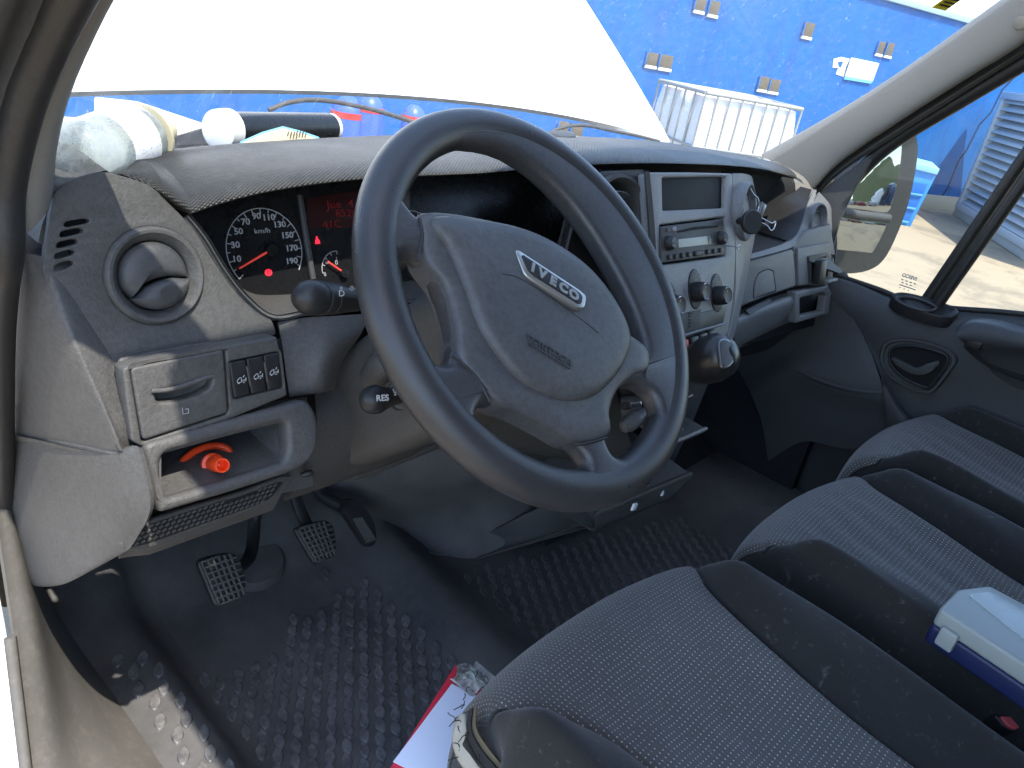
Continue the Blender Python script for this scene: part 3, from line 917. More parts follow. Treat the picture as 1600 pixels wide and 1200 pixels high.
tube('mirror_arm', [mf.hit(1340, 290, -0.09), Vector((0.93, 0.30, 0.76)), Vector((0.86, 0.32, 0.72))], 0.02, M_rubber, mirror, 10)

# ------------------------------------------------------------------ dashboard
dash = thing('dashboard', (0, 0.3, 0.3), 'grey plastic dashboard across the whole cab with dusty textured top', 'dashboard')
def pr(pts): return [at(a, b, **k) for a, b, k in pts]
Y = lambda v: dict(y=v)
Z = lambda v: dict(z=v)
X = lambda v: dict(x=v)

# --- textured top pad
T_ = pr([(166, 262, Z(.820)), (205, 250, Z(.820)), (235, 240, Z(.820)), (280, 232, Z(.820)), (330, 227, Z(.820)), (400, 222, Z(.818)), (480, 217, Z(.817)), (560, 213, Z(.816)), (660, 210, Z(.815)),
         (760, 210, Z(.815)), (870, 212, Z(.814)), (1000, 219, Z(.812)), (1100, 233, Z(.810)), (1190, 249, Z(.805)), (1245, 266, Z(.80)), (1268, 284, Z(.79))])
L_ = pr([(168, 266, Y(.235)), (205, 277, Y(.225)), (240, 288, Y(.212)), (262, 312, Y(.206)), (286, 336, Y(.20)), (330, 323, Y(.20)), (400, 304, Y(.20)), (480, 290, Y(.20)), (560, 281, Y(.20)), (650, 275, Y(.205)),
         (760, 270, Y(.21)), (880, 259, Y(.20)), (1000, 255, Y(.17)), (1080, 256, Y(.165)), (1145, 259, Y(.18)), (1200, 266, Y(.215)), (1248, 281, Y(.26)), (1268, 296, Y(.275))])
N = 70
tr, lr = resample(catmull(T_, 8), N), resample(catmull(L_, 8), N)
# pair points of the two rails by their x position instead of by length
def by_x(pts, xs):
    out = []
    for x in xs:
        for a, b in zip(pts, pts[1:]):
            if (a.x - x) * (b.x - x) <= 0 and a.x != b.x:
                out.append(a.lerp(b, (x - a.x) / (b.x - a.x))); break
        else: out.append(pts[0].copy() if abs(pts[0].x - x) < abs(pts[-1].x - x) else pts[-1].copy())
    return out
x_lo, x_hi = max(T_[0].x, L_[0].x) + 0.012, min(T_[-1].x, L_[-1].x) - 1e-4
xs = [x_lo + (x_hi - x_lo) * i / (N - 1) for i in range(N)]
tr, lr = by_x(resample(catmull(T_, 8), 400), xs), by_x(resample(catmull(L_, 8), 400), xs)
mid1 = [a.lerp(b, 0.14) + Vector((0, -0.004, 0.010)) for a, b in zip(lr, tr)]
mid2 = [a.lerp(b, 0.42) + Vector((0, 0, 0.013)) for a, b in zip(lr, tr)]
mid3 = [a.lerp(b, 0.75) + Vector((0, 0, 0.006)) for a, b in zip(lr, tr)]
und = [p + Vector((0, 0.035, -0.004)) for p in lr]
far = [p + Vector((0, 0.09, -0.03)) for p in tr]
cols = []
for i in range(N):
    cols.append(catmull([und[i], lr[i], mid1[i], mid2[i], mid3[i], tr[i], far[i]], 6))
tip = lr[0] + Vector((-0.004, 0.004, 0.001))
cols[0] = [tip + (p - tip) * 0.02 for p in cols[0]]
rows = [[cols[i][j] for i in range(N)] for j in range(len(cols[0]))]
me = grid_mesh('top_pad', rows); thicken(me, 0.0, (0, -0.3, 2.0))
pad_top = link('top_pad', me, M_dashtop, dash, 60)
lab(pad_top, 'dusty black dash top with small raised relief')
# small sensor on the dash top
sf = Frame(at(878, 215, z=0.822), (0, -0.1, 1))
pillow('light_sensor', sf, [(850, 212), (868, 210), (890, 211), (899, 215), (894, 220), (872, 220), (852, 216)], [(1.0, -0.01), (1.0, 0.003), (0.9, 0.007), (0.5, 0.008)], M_dark, dash, sm=4)
# near-black sheet painting in the shade under the pad
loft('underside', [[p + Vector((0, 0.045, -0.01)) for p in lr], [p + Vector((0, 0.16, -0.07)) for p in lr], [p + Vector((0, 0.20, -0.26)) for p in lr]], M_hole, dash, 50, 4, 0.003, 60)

# --- left end: panel with round vent, wrapping round to the door opening
PB = Frame((-0.72, 0.19, 0.743), (0, -0.95, 0.3))
outl = [(84, 300), (120, 276), (166, 268), (205, 279), (238, 291), (258, 312), (286, 339), (318, 376), (350, 428), (384, 470), (425, 499), (433, 524), (330, 543), (232, 562), (196, 575), (170, 600), (132, 545), (92, 460), (66, 428), (72, 372)]
slots = []
for (a, b, c, d) in ((102, 352, 139, 344), (95, 369, 128, 361), (89, 386, 120, 377), (86, 402, 115, 394), (85, 419, 113, 411)):
    dx, dy = 2.0, 9.0
    slots.append([(a - 1, b), (a + 4, b - 7), (c - 3, d - 2), (c, d + 1), (c - 5, d + 7), (a + 2, b + 2)])
slots = []
for (xl, yt, xr, yb, sk) in ((100, 341, 140, 354, 6), (93, 356, 130, 370, 5), (88, 373, 122, 387, 4), (85, 390, 117, 404, 3), (84, 407, 115, 423, 2)):
    slots.append([(xl, yb), (xl + 1, yb - 7), (xl + 8, yt + 4), (xr - 8, yt), (xr, yt + 2), (xr - 1, yt + 7), (xr - 9, yb - 4), (xl + 5, yb + 1)])
VC = PB.uv(243, 431)
vr = 0.0415
vent_hole = ell(VC[0], VC[1], vr, vr, 48)
uvo = arc_round([PB.uv(a, b) for a, b in outl], 0.006)
uvs = [arc_round([PB.uv(a, b) for a, b in sl_], 0.002, 3) for sl_ in slots]
me = plate_mesh('end_panel', uvo, uvs + [vent_hole], 0.008, 0.0008)
me.transform(PB.mat())
endp = link('end_panel', me, M_panel, dash, 35)
lab(endp, 'grey dash end panel beside the open door, five slots above the round vent')
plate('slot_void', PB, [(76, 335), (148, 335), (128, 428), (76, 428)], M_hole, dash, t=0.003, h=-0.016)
# corner between panel, pillar and screen
loft('corner_cover', [pr([(60, 380, X(-.80)), (66, 350, X(-.795)), (80, 318, X(-.785)), (92, 296, X(-.775)), (118, 278, X(-.757)), (166, 266, Y(.225))]),
                      [p + Vector((-0.005, 0.05, 0.006)) for p in pr([(60, 380, X(-.80)), (66, 350, X(-.795)), (80, 318, X(-.785)), (92, 296, X(-.775)), (118, 278, X(-.757)), (166, 266, Y(.225))])],
                      [p + Vector((-0.005, 0.16, 0.0)) for p in pr([(60, 380, X(-.80)), (66, 350, X(-.795)), (80, 318, X(-.785)), (92, 296, X(-.775)), (118, 278, X(-.757)), (166, 266, Y(.225))])]], M_panel, dash, 24, 4, 0.004, 60)
# rounded ridge and side face towards the door
ridge = pr([(70, 400, X(-.798)), (90, 448, X(-.795)), (128, 535, X(-.787)), (160, 610, X(-.780)), (186, 672, X(-.774)), (196, 702, X(-.770))])
ridge2 = pr([(52, 398, X(-.805)), (66, 445, X(-.803)), (104, 530, X(-.796)), (140, 612, X(-.788)), (170, 682, X(-.781)), (182, 704, X(-.778))])
side = pr([(24, 384, X(-.813)), (18, 430, X(-.813)), (14, 500, X(-.811)), (12, 580, X(-.808)), (10, 640, X(-.805)), (10, 672, X(-.803))])
midr = [a.lerp(b, .45) + Vector((-.003, -.004, 0)) for a, b in zip(ridge2, side)]
lf = loft('side_cover', [[p + Vector((0.02, 0.012, 0)) for p in ridge], ridge, ridge2, midr, side, [p + Vector((0.0, 0.05, 0)) for p in side]], M_panel, dash, 40, 6, 0.004, 60)
lab(lf, 'sunlit grey side cover of the dash end')
# lower side cover
r1 = pr([(12, 682, X(-.803)), (60, 690, X(-.797)), (120, 703, X(-.789)), (182, 712, X(-.778)), (218, 706, X(-.768))])
r2 = pr([(16, 760, X(-.803)), (70, 775, X(-.796)), (130, 785, X(-.788)), (190, 790, X(-.779)), (235, 790, X(-.768))])
r3 = pr([(24, 850, X(-.802)), (70, 855, X(-.795)), (120, 858, X(-.788)), (165, 856, X(-.782)), (215, 838, X(-.770))])
r4 = pr([(32, 910, X(-.800)), (60, 916, X(-.795)), (95, 914, X(-.790)), (135, 896, X(-.784)), (195, 862, X(-.772))])
lc = loft('lower_side_cover', [[p + Vector((0, 0.012, 0.0)) for p in r1], r1, r2, r3, r4, [p + Vector((0.01, 0.03, 0.0)) for p in r4]], M_panel, dash, 34, 6, 0.004, 60)
lab(lc, 'sunlit grey lower cover of the dash end')

loft('pillar_foot', [pr([(6, 366, X(-.80)), (36, 356, X(-.797)), (64, 338, X(-.793)), (84, 300, X(-.785))]), pr([(6, 410, X(-.80)), (36, 410, X(-.797)), (66, 408, X(-.793)), (90, 400, X(-.785))]), pr([(6, 450, X(-.80)), (36, 450, X(-.797)), (70, 450, X(-.793)), (96, 450, X(-.785))])], M_panel, dash, 16, 4, 0.003, 60)
# --- round vent of the end panel
vp = PB.P(VC[0], VC[1], 0)
lathe('vent_ring', vp, PB.n, [(-0.030, 0.040), (0.001, 0.0415), (0.004, 0.0405), (0.0055, 0.0385), (0.005, 0.036), (-0.002, 0.0305), (-0.004, 0.0295), (-0.03, 0.029)], M_panel, dash, 56)
lathe('vent_bowl', vp, PB.n, [(-0.032, 0.030), (-0.031, 0.0), ], M_hole, dash, 32)
def lidpoly(k0, k1, r=0.0285, c=(0, 0)):
    return [(VC[0] + r * math.cos(t), VC[1] + r * math.sin(t)) for t in [k0 + (k1 - k0) * i / 20 for i in range(21)]]
# upper and lower louvre flaps, domed
up_ = lidpoly(R(-8), R(196)) + [(VC[0] - 0.0215, VC[1] - 0.016), (VC[0] - 0.012, VC[1] - 0.0065), (VC[0], VC[1] - 0.0025), (VC[0] + 0.012, VC[1] - 0.0015), (VC[0] + 0.024, VC[1] - 0.0035)]
pillow('vent_flap', PB, up_, [(1.0, -0.012), (1.0, -0.003), (0.95, 0.0), (0.8, 0.003), (0.4, 0.0055)], M_dark, dash, px=False)
lo_ = lidpoly(R(216), R(350)) + [(VC[0] + 0.026, VC[1] - 0.005), (VC[0] + 0.014, VC[1] - 0.003), (VC[0] + 0.003, VC[1] - 0.0045), (VC[0] - 0.010, VC[1] - 0.009), (VC[0] - 0.020, VC[1] - 0.017)]
pillow('vent_flap', PB, lo_, [(1.0, -0.012), (1.0, 0.001), (0.95, 0.004), (0.8, 0.0075), (0.4, 0.0095)], M_dark, dash, px=False)
rb = []
for k in range(11):
    v = VC[1] - 0.008 - 0.0013 * k; w = 0.0085 * math.sqrt(max(0.05, 1 - ((k - 5) / 5.8) ** 2))
    rb += strip_mesh(PB, [(VC[0] + 0.006 - w, v - 0.001), (VC[0] + 0.006 + w, v + 0.0015)], 0.00045, 0.0098, 0.0008)
link('flap_ribs', join(rb, 'flap_ribs'), M_panel, dash, 0)['kind'] = 'stuff'

# --- box panel with ticket drawer and three switches
PC = Frame(at(300, 620, y=0.135), (0.0, -0.985, 0.17))
drawer_hole = [(203, 572), (352, 543), (359, 640), (355, 648), (222, 692), (207, 600)]
sw_hole = [(357, 566), (436, 549), (443, 606), (366, 624)]
pc = plate('switch_panel', PC, [(192, 576), (232, 563), (433, 526), (441, 560), (450, 618), (360, 655), (224, 700), (206, 690)], M_panel, dash, holes=[drawer_hole, sw_hole], t=0.02, bev=0.0022, rnd=0.003)
plate('panel_void', PC, [(200, 570), (440, 530), (446, 620), (220, 695)], M_hole, dash, t=0.004, h=-0.014)
dr = plate('ticket_drawer', PC, [(205, 575), (350, 546), (357, 640), (354, 646), (224, 689), (209, 602)], M_panel, dash, t=0.02, bev=0.0025, h=0.001, rnd=0.004,
           holes=[[(240, 612), (290, 601), (326, 590), (333, 592), (331, 606), (312, 618), (278, 628), (246, 630)]])
lab(dr, 'small grey ticket drawer with finger slot')
pillow('finger_slot', PC, [(238, 610), (290, 599), (328, 588), (336, 592), (333, 608), (312, 621), (278, 631), (244, 633)], [(1.0, -0.013), (0.99, -0.009), (0.8, -0.012)], M_panel, dash, rnd=0.002)
tube('slot_lip', catmull([PC.hit(a, b, 0.001) for a, b in [(236, 611), (262, 609), (292, 601), (322, 590), (334, 588)]], 6), 0.0022, M_panel, dash, 8)
u, v = PC.uv(288, 640)
link('drawer_symbol', join(strip_mesh(PC, [(u - .0025, v + .003), (u - .0025, v - .003), (u + .0025, v - .003), (u + .0025, v + .001), (u, v + .001)], 0.0006, 0.0022), 'drawer_symbol'), M_dimprint, dash, 0)
sws = [[(359, 568), (384, 563), (391, 617), (367, 622)], [(386, 562), (411, 557), (417, 611), (393, 616)], [(413, 556), (435, 551), (441, 605), (419, 610)]]
for i, s_ in enumerate(sws):
    so = plate('rocker_switch', PC, s_, M_black, dash, t=0.014, bev=0.0014, h=0.0025 - 0.0006 * i, rnd=0.0012)
    lab(so, ('black tail lift switch nearest the ticket drawer', 'middle black tail lift switch', 'black tail lift switch nearest the steering column')[i])
    cx = sum(p[0] for p in s_) / 4; cy = sum(p[1] for p in s_) / 4
    u, v = PC.uv(cx, cy)
    hh = 0.0032 - 0.0006 * i
    k = 0.0044
    ms = strip_mesh(PC, [(u - k, v - k * .4), (u - k, v + k * .1), (u - k * .5, v + k * .55), (u - k * .1, v + k * .55), (u - k * .1, v - k * .4), (u - k, v - k * .4)], 0.0005, hh)
    ms += strip_mesh(PC, [(u - k * .1, v - k * .2), (u + k * .9, v + k * .05)], 0.0005, hh)
    ms += strip_mesh(PC, [(u + k * .9, v + k * .4), (u + k * .9, v - k * .3), (u + k * .55, v - k * .3)], 0.0005, hh)
    ms += strip_mesh(PC, [(u + k * .3, v + k * .5), (u + k * .6, v + k * .95)], 0.0007, hh)
    for dx in (-.7, .35):
        ms += strip_mesh(PC, [(u + k * (dx - .15), v - k * .55), (u + k * (dx + .15), v - k * .55)], 0.0009, hh)
    link('switch_symbol', join(ms, 'switch_symbol'), M_print, so, 0)
    if i < 2:
        a, b, c, d = ((386, 572, 391, 603), (413, 566, 418, 597))[i]
        tube('switch_gap', [PC.hit(a, b, 0.0022), PC.hit(c, d, 0.0022)], 0.0009, M_panel, dash, 6)

# --- open pocket below, its lip and the bottle-shaped end
PE = Frame(at(350, 715, y=0.115), (0.0, -0.93, 0.36))
pk_out = [(222, 694), (300, 672), (440, 634), (480, 624), (494, 642), (500, 668), (498, 700), (486, 722), (452, 740), (360, 770), (252, 802), (246, 790), (234, 740)]
pk_in = [(252, 709), (350, 682), (440, 659), (449, 663), (451, 700), (446, 722), (350, 752), (256, 780), (252, 750)]
pkt = plate('pocket_surround', PE, pk_out, M_panel, dash, holes=[pk_in], t=0.022, bev=0.006, rnd=0.009, bres=4)
lab(pkt, 'grey open storage pocket below the switches')
def depth_rail(poly, h): return [PE.hit(a, b, 0) - PE.n * h + Vector((0, 0, 0)) for a, b in poly]
inn0 = [PE.hit(a, b, -0.006) for a, b in pk_in] + [PE.hit(*pk_in[0], -0.006)]
cen = sum(inn0[:-1], Vector()) / (len(inn0) - 1)
inn1 = [p + Vector((0.004, 0.085, 0.0)) - Vector((0, 0, 0.0)) for p in [cen + (p - cen) * 0.93 for p in inn0]]
me = grid_mesh('pocket_bin', [resample([Vector(p) for p in inn0], 60), resample(inn1, 60)])
thicken(me, 0.002, cen + Vector((0, 0.03, 0)))
link('pocket_bin', me, M_panel, dash, 40)
plate('pocket_back', Frame(cen + Vector((0.004, 0.083, 0)), PE.n), [(220, 660), (480, 620), (490, 760), (230, 820)], M_panel, dash, t=0.003)
# perforated grille under the pocket
PF = Frame(at(320, 805, y=0.138), (0.0, -0.97, 0.08))
PFo = [(188, 852), (200, 832), (222, 818), (300, 792), (380, 768), (446, 744), (444, 762), (424, 786), (390, 800), (300, 832), (230, 858), (200, 860)]
gp = plate('grille_frame', PF, PFo, M_knee, dash, t=0.006, bev=0.002, sm=3)
def in_poly(p, poly):
    c = False
    for (x1, y1), (x2, y2) in zip(poly, poly[1:] + poly[:1]):
        if (y1 > p[1]) != (y2 > p[1]) and p[0] < (x2 - x1) * (p[1] - y1) / (y2 - y1) + x1: c = not c
    return c
PFi = [PF.uv(a, b) for a, b in [(197, 851), (208, 834), (226, 823), (300, 798), (380, 774), (438, 753), (436, 762), (420, 780), (388, 794), (300, 825), (230, 850), (204, 854)]]
us = [p[0] for p in PFi]; vs = [p[1] for p in PFi]
slit = []
k = 0
v = min(vs)
while v < max(vs):
    u = min(us) + (0.0028 if k % 2 else 0)
    while u < max(us):
        if in_poly((u, v), PFi) and in_poly((u + 0.003, v), PFi) and in_poly((u - 0.003, v), PFi):
            slit.append((u, v))
        u += 0.0056
    v += 0.0046; k += 1
bars = []
for (u, v) in slit:
    me = box_mesh('bar', (0, 0, 0), (0.0040, 0.0020, 0.0016))
    me.transform(Matrix.Translation(PF.P(u, v, 0.0006)) @ PF.mat().to_3x3().to_4x4() @ Matrix.Rotation(0.5, 4, 'Z'))
    bars.append(me)
o = link('grille_ribs', join(bars, 'grille_ribs'), M_panel, gp, 0); o['kind'] = 'stuff'
M_grillehole = M_hole
plate('grille_void', PF, [(197, 851), (208, 834), (226, 823), (300, 798), (380, 774), (438, 753), (436, 762), (420, 780), (388, 794), (300, 825), (230, 850), (204, 854)], M_hole, gp, t=0.001, bev=0.0002, h=0.0004, sm=3)
# underside closing strip between grille, lower cover and pocket
loft('lower_edge', [pr([(200, 852, Y(.150)), (226, 828, Y(.150)), (260, 804, Y(.150)), (360, 774, Y(.150)), (455, 744, Y(.150))]),
                    pr([(186, 872, Y(.165)), (200, 868, Y(.165)), (232, 864, Y(.165)), (310, 836, Y(.165)), (428, 794, Y(.170))]),
                    pr([(186, 872, Y(.22)), (200, 868, Y(.22)), (232, 864, Y(.22)), (310, 836, Y(.22)), (428, 794, Y(.22))])], M_panel, dash, 30, 5, 0.004, 60, straight=True)

# --- instrument binnacle
CF = Frame(at(420, 390, y=0.262), (0, -0.93, 0.36))
cl_edge = [(300, 342), (320, 362), (344, 406), (368, 440), (398, 458), (450, 459), (505, 452), (570, 446), (700, 430)]
seam = [(290, 342), (318, 377), (350, 429), (384, 471), (425, 499), (478, 492), (530, 489), (590, 480), (700, 468)]
loft('binnacle_trim', [[CF.hit(a, b, -0.004) for a, b in cl_edge], [CF.hit(a + 3, b + 5, 0.012) for a, b in cl_edge],
                       pr([(a + 4, b - 6, Y(yv)) for (a, b), yv in zip(seam, (.206, .197, .188, .180, .176, .176, .176, .178, .18))]),
                       pr([(a, b, Y(yv)) for (a, b), yv in zip(seam, (.210, .20, .191, .183, .178, .178, .178, .18, .182))])], M_panel, dash, 50, 6, 0.004, 60)
binn = plate('instrument_face', CF, [(285, 330), (560, 270), (960, 240), (960, 470), (700, 470), (450, 470), (390, 462), (340, 410), (310, 360)], M_gloss, dash, t=0.004)
lab(binn, 'black instrument cluster face')
tube('face_rib', [CF.hit(468, 305, 0.002), CF.hit(478, 370, 0.003), CF.hit(489, 436, 0.002)], 0.0035, M_dark, binn, 8)
# speedometer
SCN = CF.uv(414, 391); sr = (CF.uv(472, 391)[0] - CF.uv(354, 391)[0]) / 2
a0, a1 = R(218), R(-34)
ring = [(SCN[0] + sr * math.cos(t), SCN[1] + sr * math.sin(t)) for t in [a0 + (a1 - a0) * i / 60 for i in range(61)]]
ms = strip_mesh(CF, ring, 0.0009, 0.0010)
for i in range(20):
    t = a0 + (a1 - a0) * i / 19.5
    L = 0.006 if i % 2 == 0 else 0.0038
    ms += strip_mesh(CF, [(SCN[0] + (sr - L) * math.cos(t), SCN[1] + (sr - L) * math.sin(t)), (SCN[0] + sr * math.cos(t), SCN[1] + sr * math.sin(t))], 0.0009, 0.0010)
for txt, a, b in (('10', 369, 405), ('30', 367, 383), ('50', 372, 362), ('70', 383, 347), ('90', 400, 338), ('110', 419, 340), ('130', 436, 351), ('150', 448, 368), ('170', 455, 388), ('190', 455, 408)):
    u, v = CF.uv(a, b); ms.append(text_on(CF, txt, u, v, 0.0088, 0.001, sx=1.12, bold=0.00018))
u, v = CF.uv(409, 361); ms.append(text_on(CF, 'km/h', u, v, 0.0072, 0.001, sx=1.25))
sd = link('dial_lettering', join(ms, 'dial_lettering'), M_print, binn, 0)
M_needle = emitter('red_needle', (1.0, 0.10, 0.07), 0.07, (0.6, 0.05, 0.04))
def needle(fr, a, b, c, d, w0, w1):
    p0, p1 = fr.uv(a, b), fr.uv(c, d)
    dx, dy = p1[0] - p0[0], p1[1] - p0[1]; L = math.hypot(dx, dy); nx, ny = -dy / L, dx / L
    return plate('needle', fr, [(p0[0] + nx * w0, p0[1] + ny * w0), (p1[0] + nx * w1, p1[1] + ny * w1), (p1[0] - nx * w1, p1[1] - ny * w1), (p0[0] - nx * w0, p0[1] - ny * w0)], M_needle, binn, t=0.0015, bev=0.0003, h=0.006, px=False)
lab(needle(CF, 416, 393, 370, 420, 0.0012, 0.0007), 'red speedometer needle at zero')
hub = CF.uv(421, 391)
lathe('needle_hub', CF.P(*hub), CF.n, [(0, 0.0072), (0.0075, 0.0068), (0.0085, 0.006), (0.0085, 0.0)], M_gloss, binn, 24)
M_warn = emitter('red_warning_light', (1.0, 0.02, 0.05), 0.4)
u, v = CF.uv(419, 426)
plate('brake_warning_light', CF, ell(u, v, 0.0042, 0.0036, 20), M_warn, binn, t=0.0006, bev=0.0001, h=0.001, px=False)
link('warning_symbol', join(strip_mesh(CF, [(u - .0012, v - .0014), (u - .0012, v + .0014)], 0.0006, 0.0016) + strip_mesh(CF, [(u + .0008, v + .0014), (u + .0008, v - .0004)], 0.0006, 0.0016) + strip_mesh(CF, [(u + .0008, v - .001), (u + .0008, v - .0015)], 0.0006, 0.0016), 'warning_symbol'), M_gloss, binn, 0)
# red trip display
M_lcd = emitter('dim_red_display', (0.5, 0.005, 0.008), 0.002, (0.01, 0.002, 0.002))
M_lcdtxt = emitter('red_segments', (0.9, 0.03, 0.03), 0.014, (0.02, 0.0, 0.0))
plate('trip_display', CF, [(480, 310), (558, 298), (640, 290), (640, 356), (482, 356)], M_lcd, binn, t=0.001, bev=0.0002, h=0.0006)
ms = []
for txt, a, b, sz in (('Jue  4 Ju', 540, 319, 0.0125), ('852023', 548, 333, 0.0115), ('41C   13:', 535, 350, 0.0115)):
    u, v = CF.uv(a, b); ms.append(text_on(CF, txt, u, v, sz, 0.0014, sx=1.25))
link('display_lettering', join(ms, 'display_lettering'), M_lcdtxt, binn, 0)
u, v = CF.uv(495, 375)
pl_ = [(u, v + .0042), (u + .0012, v + .003), (u + .0009, v + .0018), (u + .0026, v - .0005), (u + .0032, v - .0042), (u - .0032, v - .0042), (u - .0024, v - .0005), (u - .0009, v + .0018), (u - .0012, v + .003)]
plate('seat_belt_light', CF, pl_, M_warn, binn, t=0.0006, bev=0.0001, h=0.001, px=False)
# fuel gauge
FC = CF.uv(527, 421); fr_ = (CF.uv(527, 392)[1] - FC[1])
fa0, fa1 = R(186), R(84)
fr_ = abs(fr_)
arc = [(FC[0] + fr_ * math.cos(t), FC[1] + fr_ * math.sin(t)) for t in [fa0 + (fa1 - fa0) * i / 24 for i in range(25)]]
ms = strip_mesh(CF, arc, 0.0008, 0.001)
for i in range(5):
    t = fa0 + (fa1 - fa0) * i / 4
    ms += strip_mesh(CF, [(FC[0] + (fr_ - .0035) * math.cos(t), FC[1] + (fr_ - .0035) * math.sin(t)), (FC[0] + fr_ * math.cos(t), FC[1] + fr_ * math.sin(t))], 0.0008, 0.001)
u, v = CF.uv(507, 429); ms.append(text_on(CF, '0', u, v, 0.006, 0.001))
u, v = CF.uv(511, 410); ms.append(text_on(CF, '1/2', u, v, 0.005, 0.001))
u, v = CF.uv(525, 404); ms.append(text_on(CF, '1', u, v, 0.005, 0.001))
u, v = CF.uv(525, 410)
ms += strip_mesh(CF, [(u - .0014, v - .002), (u - .0014, v + .002), (u + .001, v + .002), (u + .001, v - .002), (u - .0014, v - .002)], 0.0006, 0.001)
link('fuel_gauge_lettering', join(ms, 'fuel_gauge_lettering'), M_print, binn, 0)
lab(needle(CF, 530, 424, 508, 409, 0.0011, 0.0008), 'red fuel gauge needle below half')
lathe('needle_hub', CF.P(*CF.uv(534, 427)), CF.n, [(0, 0.0055), (0.007, 0.005), (0.0076, 0.0)], M_gloss, binn, 20)
# rev counter, mostly hidden by the wheel rim
TC = CF.uv(645, 385)
arc = [(TC[0] + sr * math.cos(t), TC[1] + sr * math.sin(t)) for t in [a0 + (a1 - a0) * i / 40 for i in range(41)]]
ms = strip_mesh(CF, arc, 0.0009, 0.001)
for i in range(13):
    t = a0 + (a1 - a0) * i / 12
    ms += strip_mesh(CF, [(TC[0] + (sr - .005) * math.cos(t), TC[1] + (sr - .005) * math.sin(t)), (TC[0] + sr * math.cos(t), TC[1] + sr * math.sin(t))], 0.0009, 0.001)
for k in range(6):
    t = a0 + (a1 - a0) * (k + .5) / 6
    ms.append(text_on(CF, str(k), TC[0] + (sr - .012) * math.cos(t), TC[1] + (sr - .012) * math.sin(t), 0.009, 0.001))
link('rev_counter_lettering', join(ms, 'rev_counter_lettering'), M_print, binn, 0)
# binnacle right wall and dark filler to the centre stack
loft('binnacle_side', [pr([(935, 262, Y(.22)), (900, 330, Y(.20)), (880, 400, Y(.18)), (870, 470, Y(.16))]), [CF.hit(930, 262, 0.03), CF.hit(893, 330, 0.02), CF.hit(862, 400, 0.02), CF.hit(850, 470, 0.02)]], M_dark, dash, 20, 3, 0.004)
loft('stack_flank', [pr([(900, 270, Y(.23)), (885, 340, Y(.21)), (868, 430, Y(.185)), (880, 520, Y(.16)), (930, 600, Y(.13))]),
                     pr([(960, 264, Y(.23)), (955, 340, Y(.215)), (945, 430, Y(.185)), (950, 520, Y(.15)), (975, 600, Y(.12))]),
                     pr([(1014, 266, Y(.19)), (1018, 340, Y(.17)), (1024, 430, Y(.14)), (1036, 505, Y(.11)), (1046, 580, Y(.09))])], M_dark, dash, 30, 5, 0.004, 60)

# --- column side cover between the panel and the wheel
loft('column_side_cover', [pr([(435, 503, Y(.178)), (480, 496, Y(.175)), (530, 493, Y(.172)), (578, 490, Y(.17))]),
                           pr([(442, 545, Y(.168)), (480, 540, Y(.160)), (520, 535, Y(.152)), (562, 525, Y(.16))]),
                           pr([(447, 585, Y(.160)), (478, 580, Y(.152)), (508, 574, Y(.146)), (538, 560, Y(.16))]),
                           pr([(452, 618, Y(.155)), (478, 614, Y(.148)), (505, 610, Y(.146)), (524, 604, Y(.16))]),
                           pr([(453, 620, Y(.17)), (478, 616, Y(.17)), (505, 612, Y(.17)), (524, 606, Y(.18))])], M_panel, dash, 26, 6, 0.004, 60)
# knee cover under the column
kn = loft('knee_cover', [pr([(490, 600, Y(.20)), (540, 545, Y(.21)), (600, 520, Y(.21)), (700, 500, Y(.2)), (820, 500, Y(.19)), (950, 540, Y(.16))]),
                         pr([(495, 660, Y(.165)), (560, 640, Y(.165)), (640, 620, Y(.165)), (720, 610, Y(.16)), (840, 610, Y(.15)), (965, 620, Y(.14))]),
                         pr([(482, 725, Y(.165)), (560, 700, Y(.165)), (640, 672, Y(.165)), (720, 655, Y(.16)), (850, 668, Y(.15)), (985, 690, Y(.13))]),
                         pr([(460, 766, Y(.185)), (555, 730, Y(.185)), (640, 700, Y(.185)), (700, 680, Y(.185)), (860, 700, Y(.17)), (1000, 720, Y(.15))]),
                         pr([(445, 782, Y(.22)), (555, 744, Y(.22)), (640, 714, Y(.22)), (700, 692, Y(.22)), (870, 715, Y(.2)), (1000, 735, Y(.18))]),
                         pr([(445, 782, Y(.30)), (555, 744, Y(.30)), (640, 714, Y(.30)), (700, 692, Y(.30)), (870, 715, Y(.28)), (1000, 735, Y(.26))])], M_knee, dash, 50, 6, 0.004, 60)
lab(kn, 'brown grey knee cover below the steering column')
loft('knee_cover_lip', [pr([(548, 742, Y(.225)), (600, 724, Y(.225)), (690, 690, Y(.225))]), pr([(552, 752, Y(.23)), (604, 733, Y(.23)), (690, 699, Y(.23))]), pr([(552, 752, Y(.26)), (604, 733, Y(.26)), (690, 699, Y(.26))])], M_panel, dash, 16, 3, 0.003)
lathe('obd_latch', at(470, 742, y=.16), (0.9, -.3, .1), [(0, .002), (0.006, .004), (0.012, .003), (.014, 0)], M_black, dash, 12)

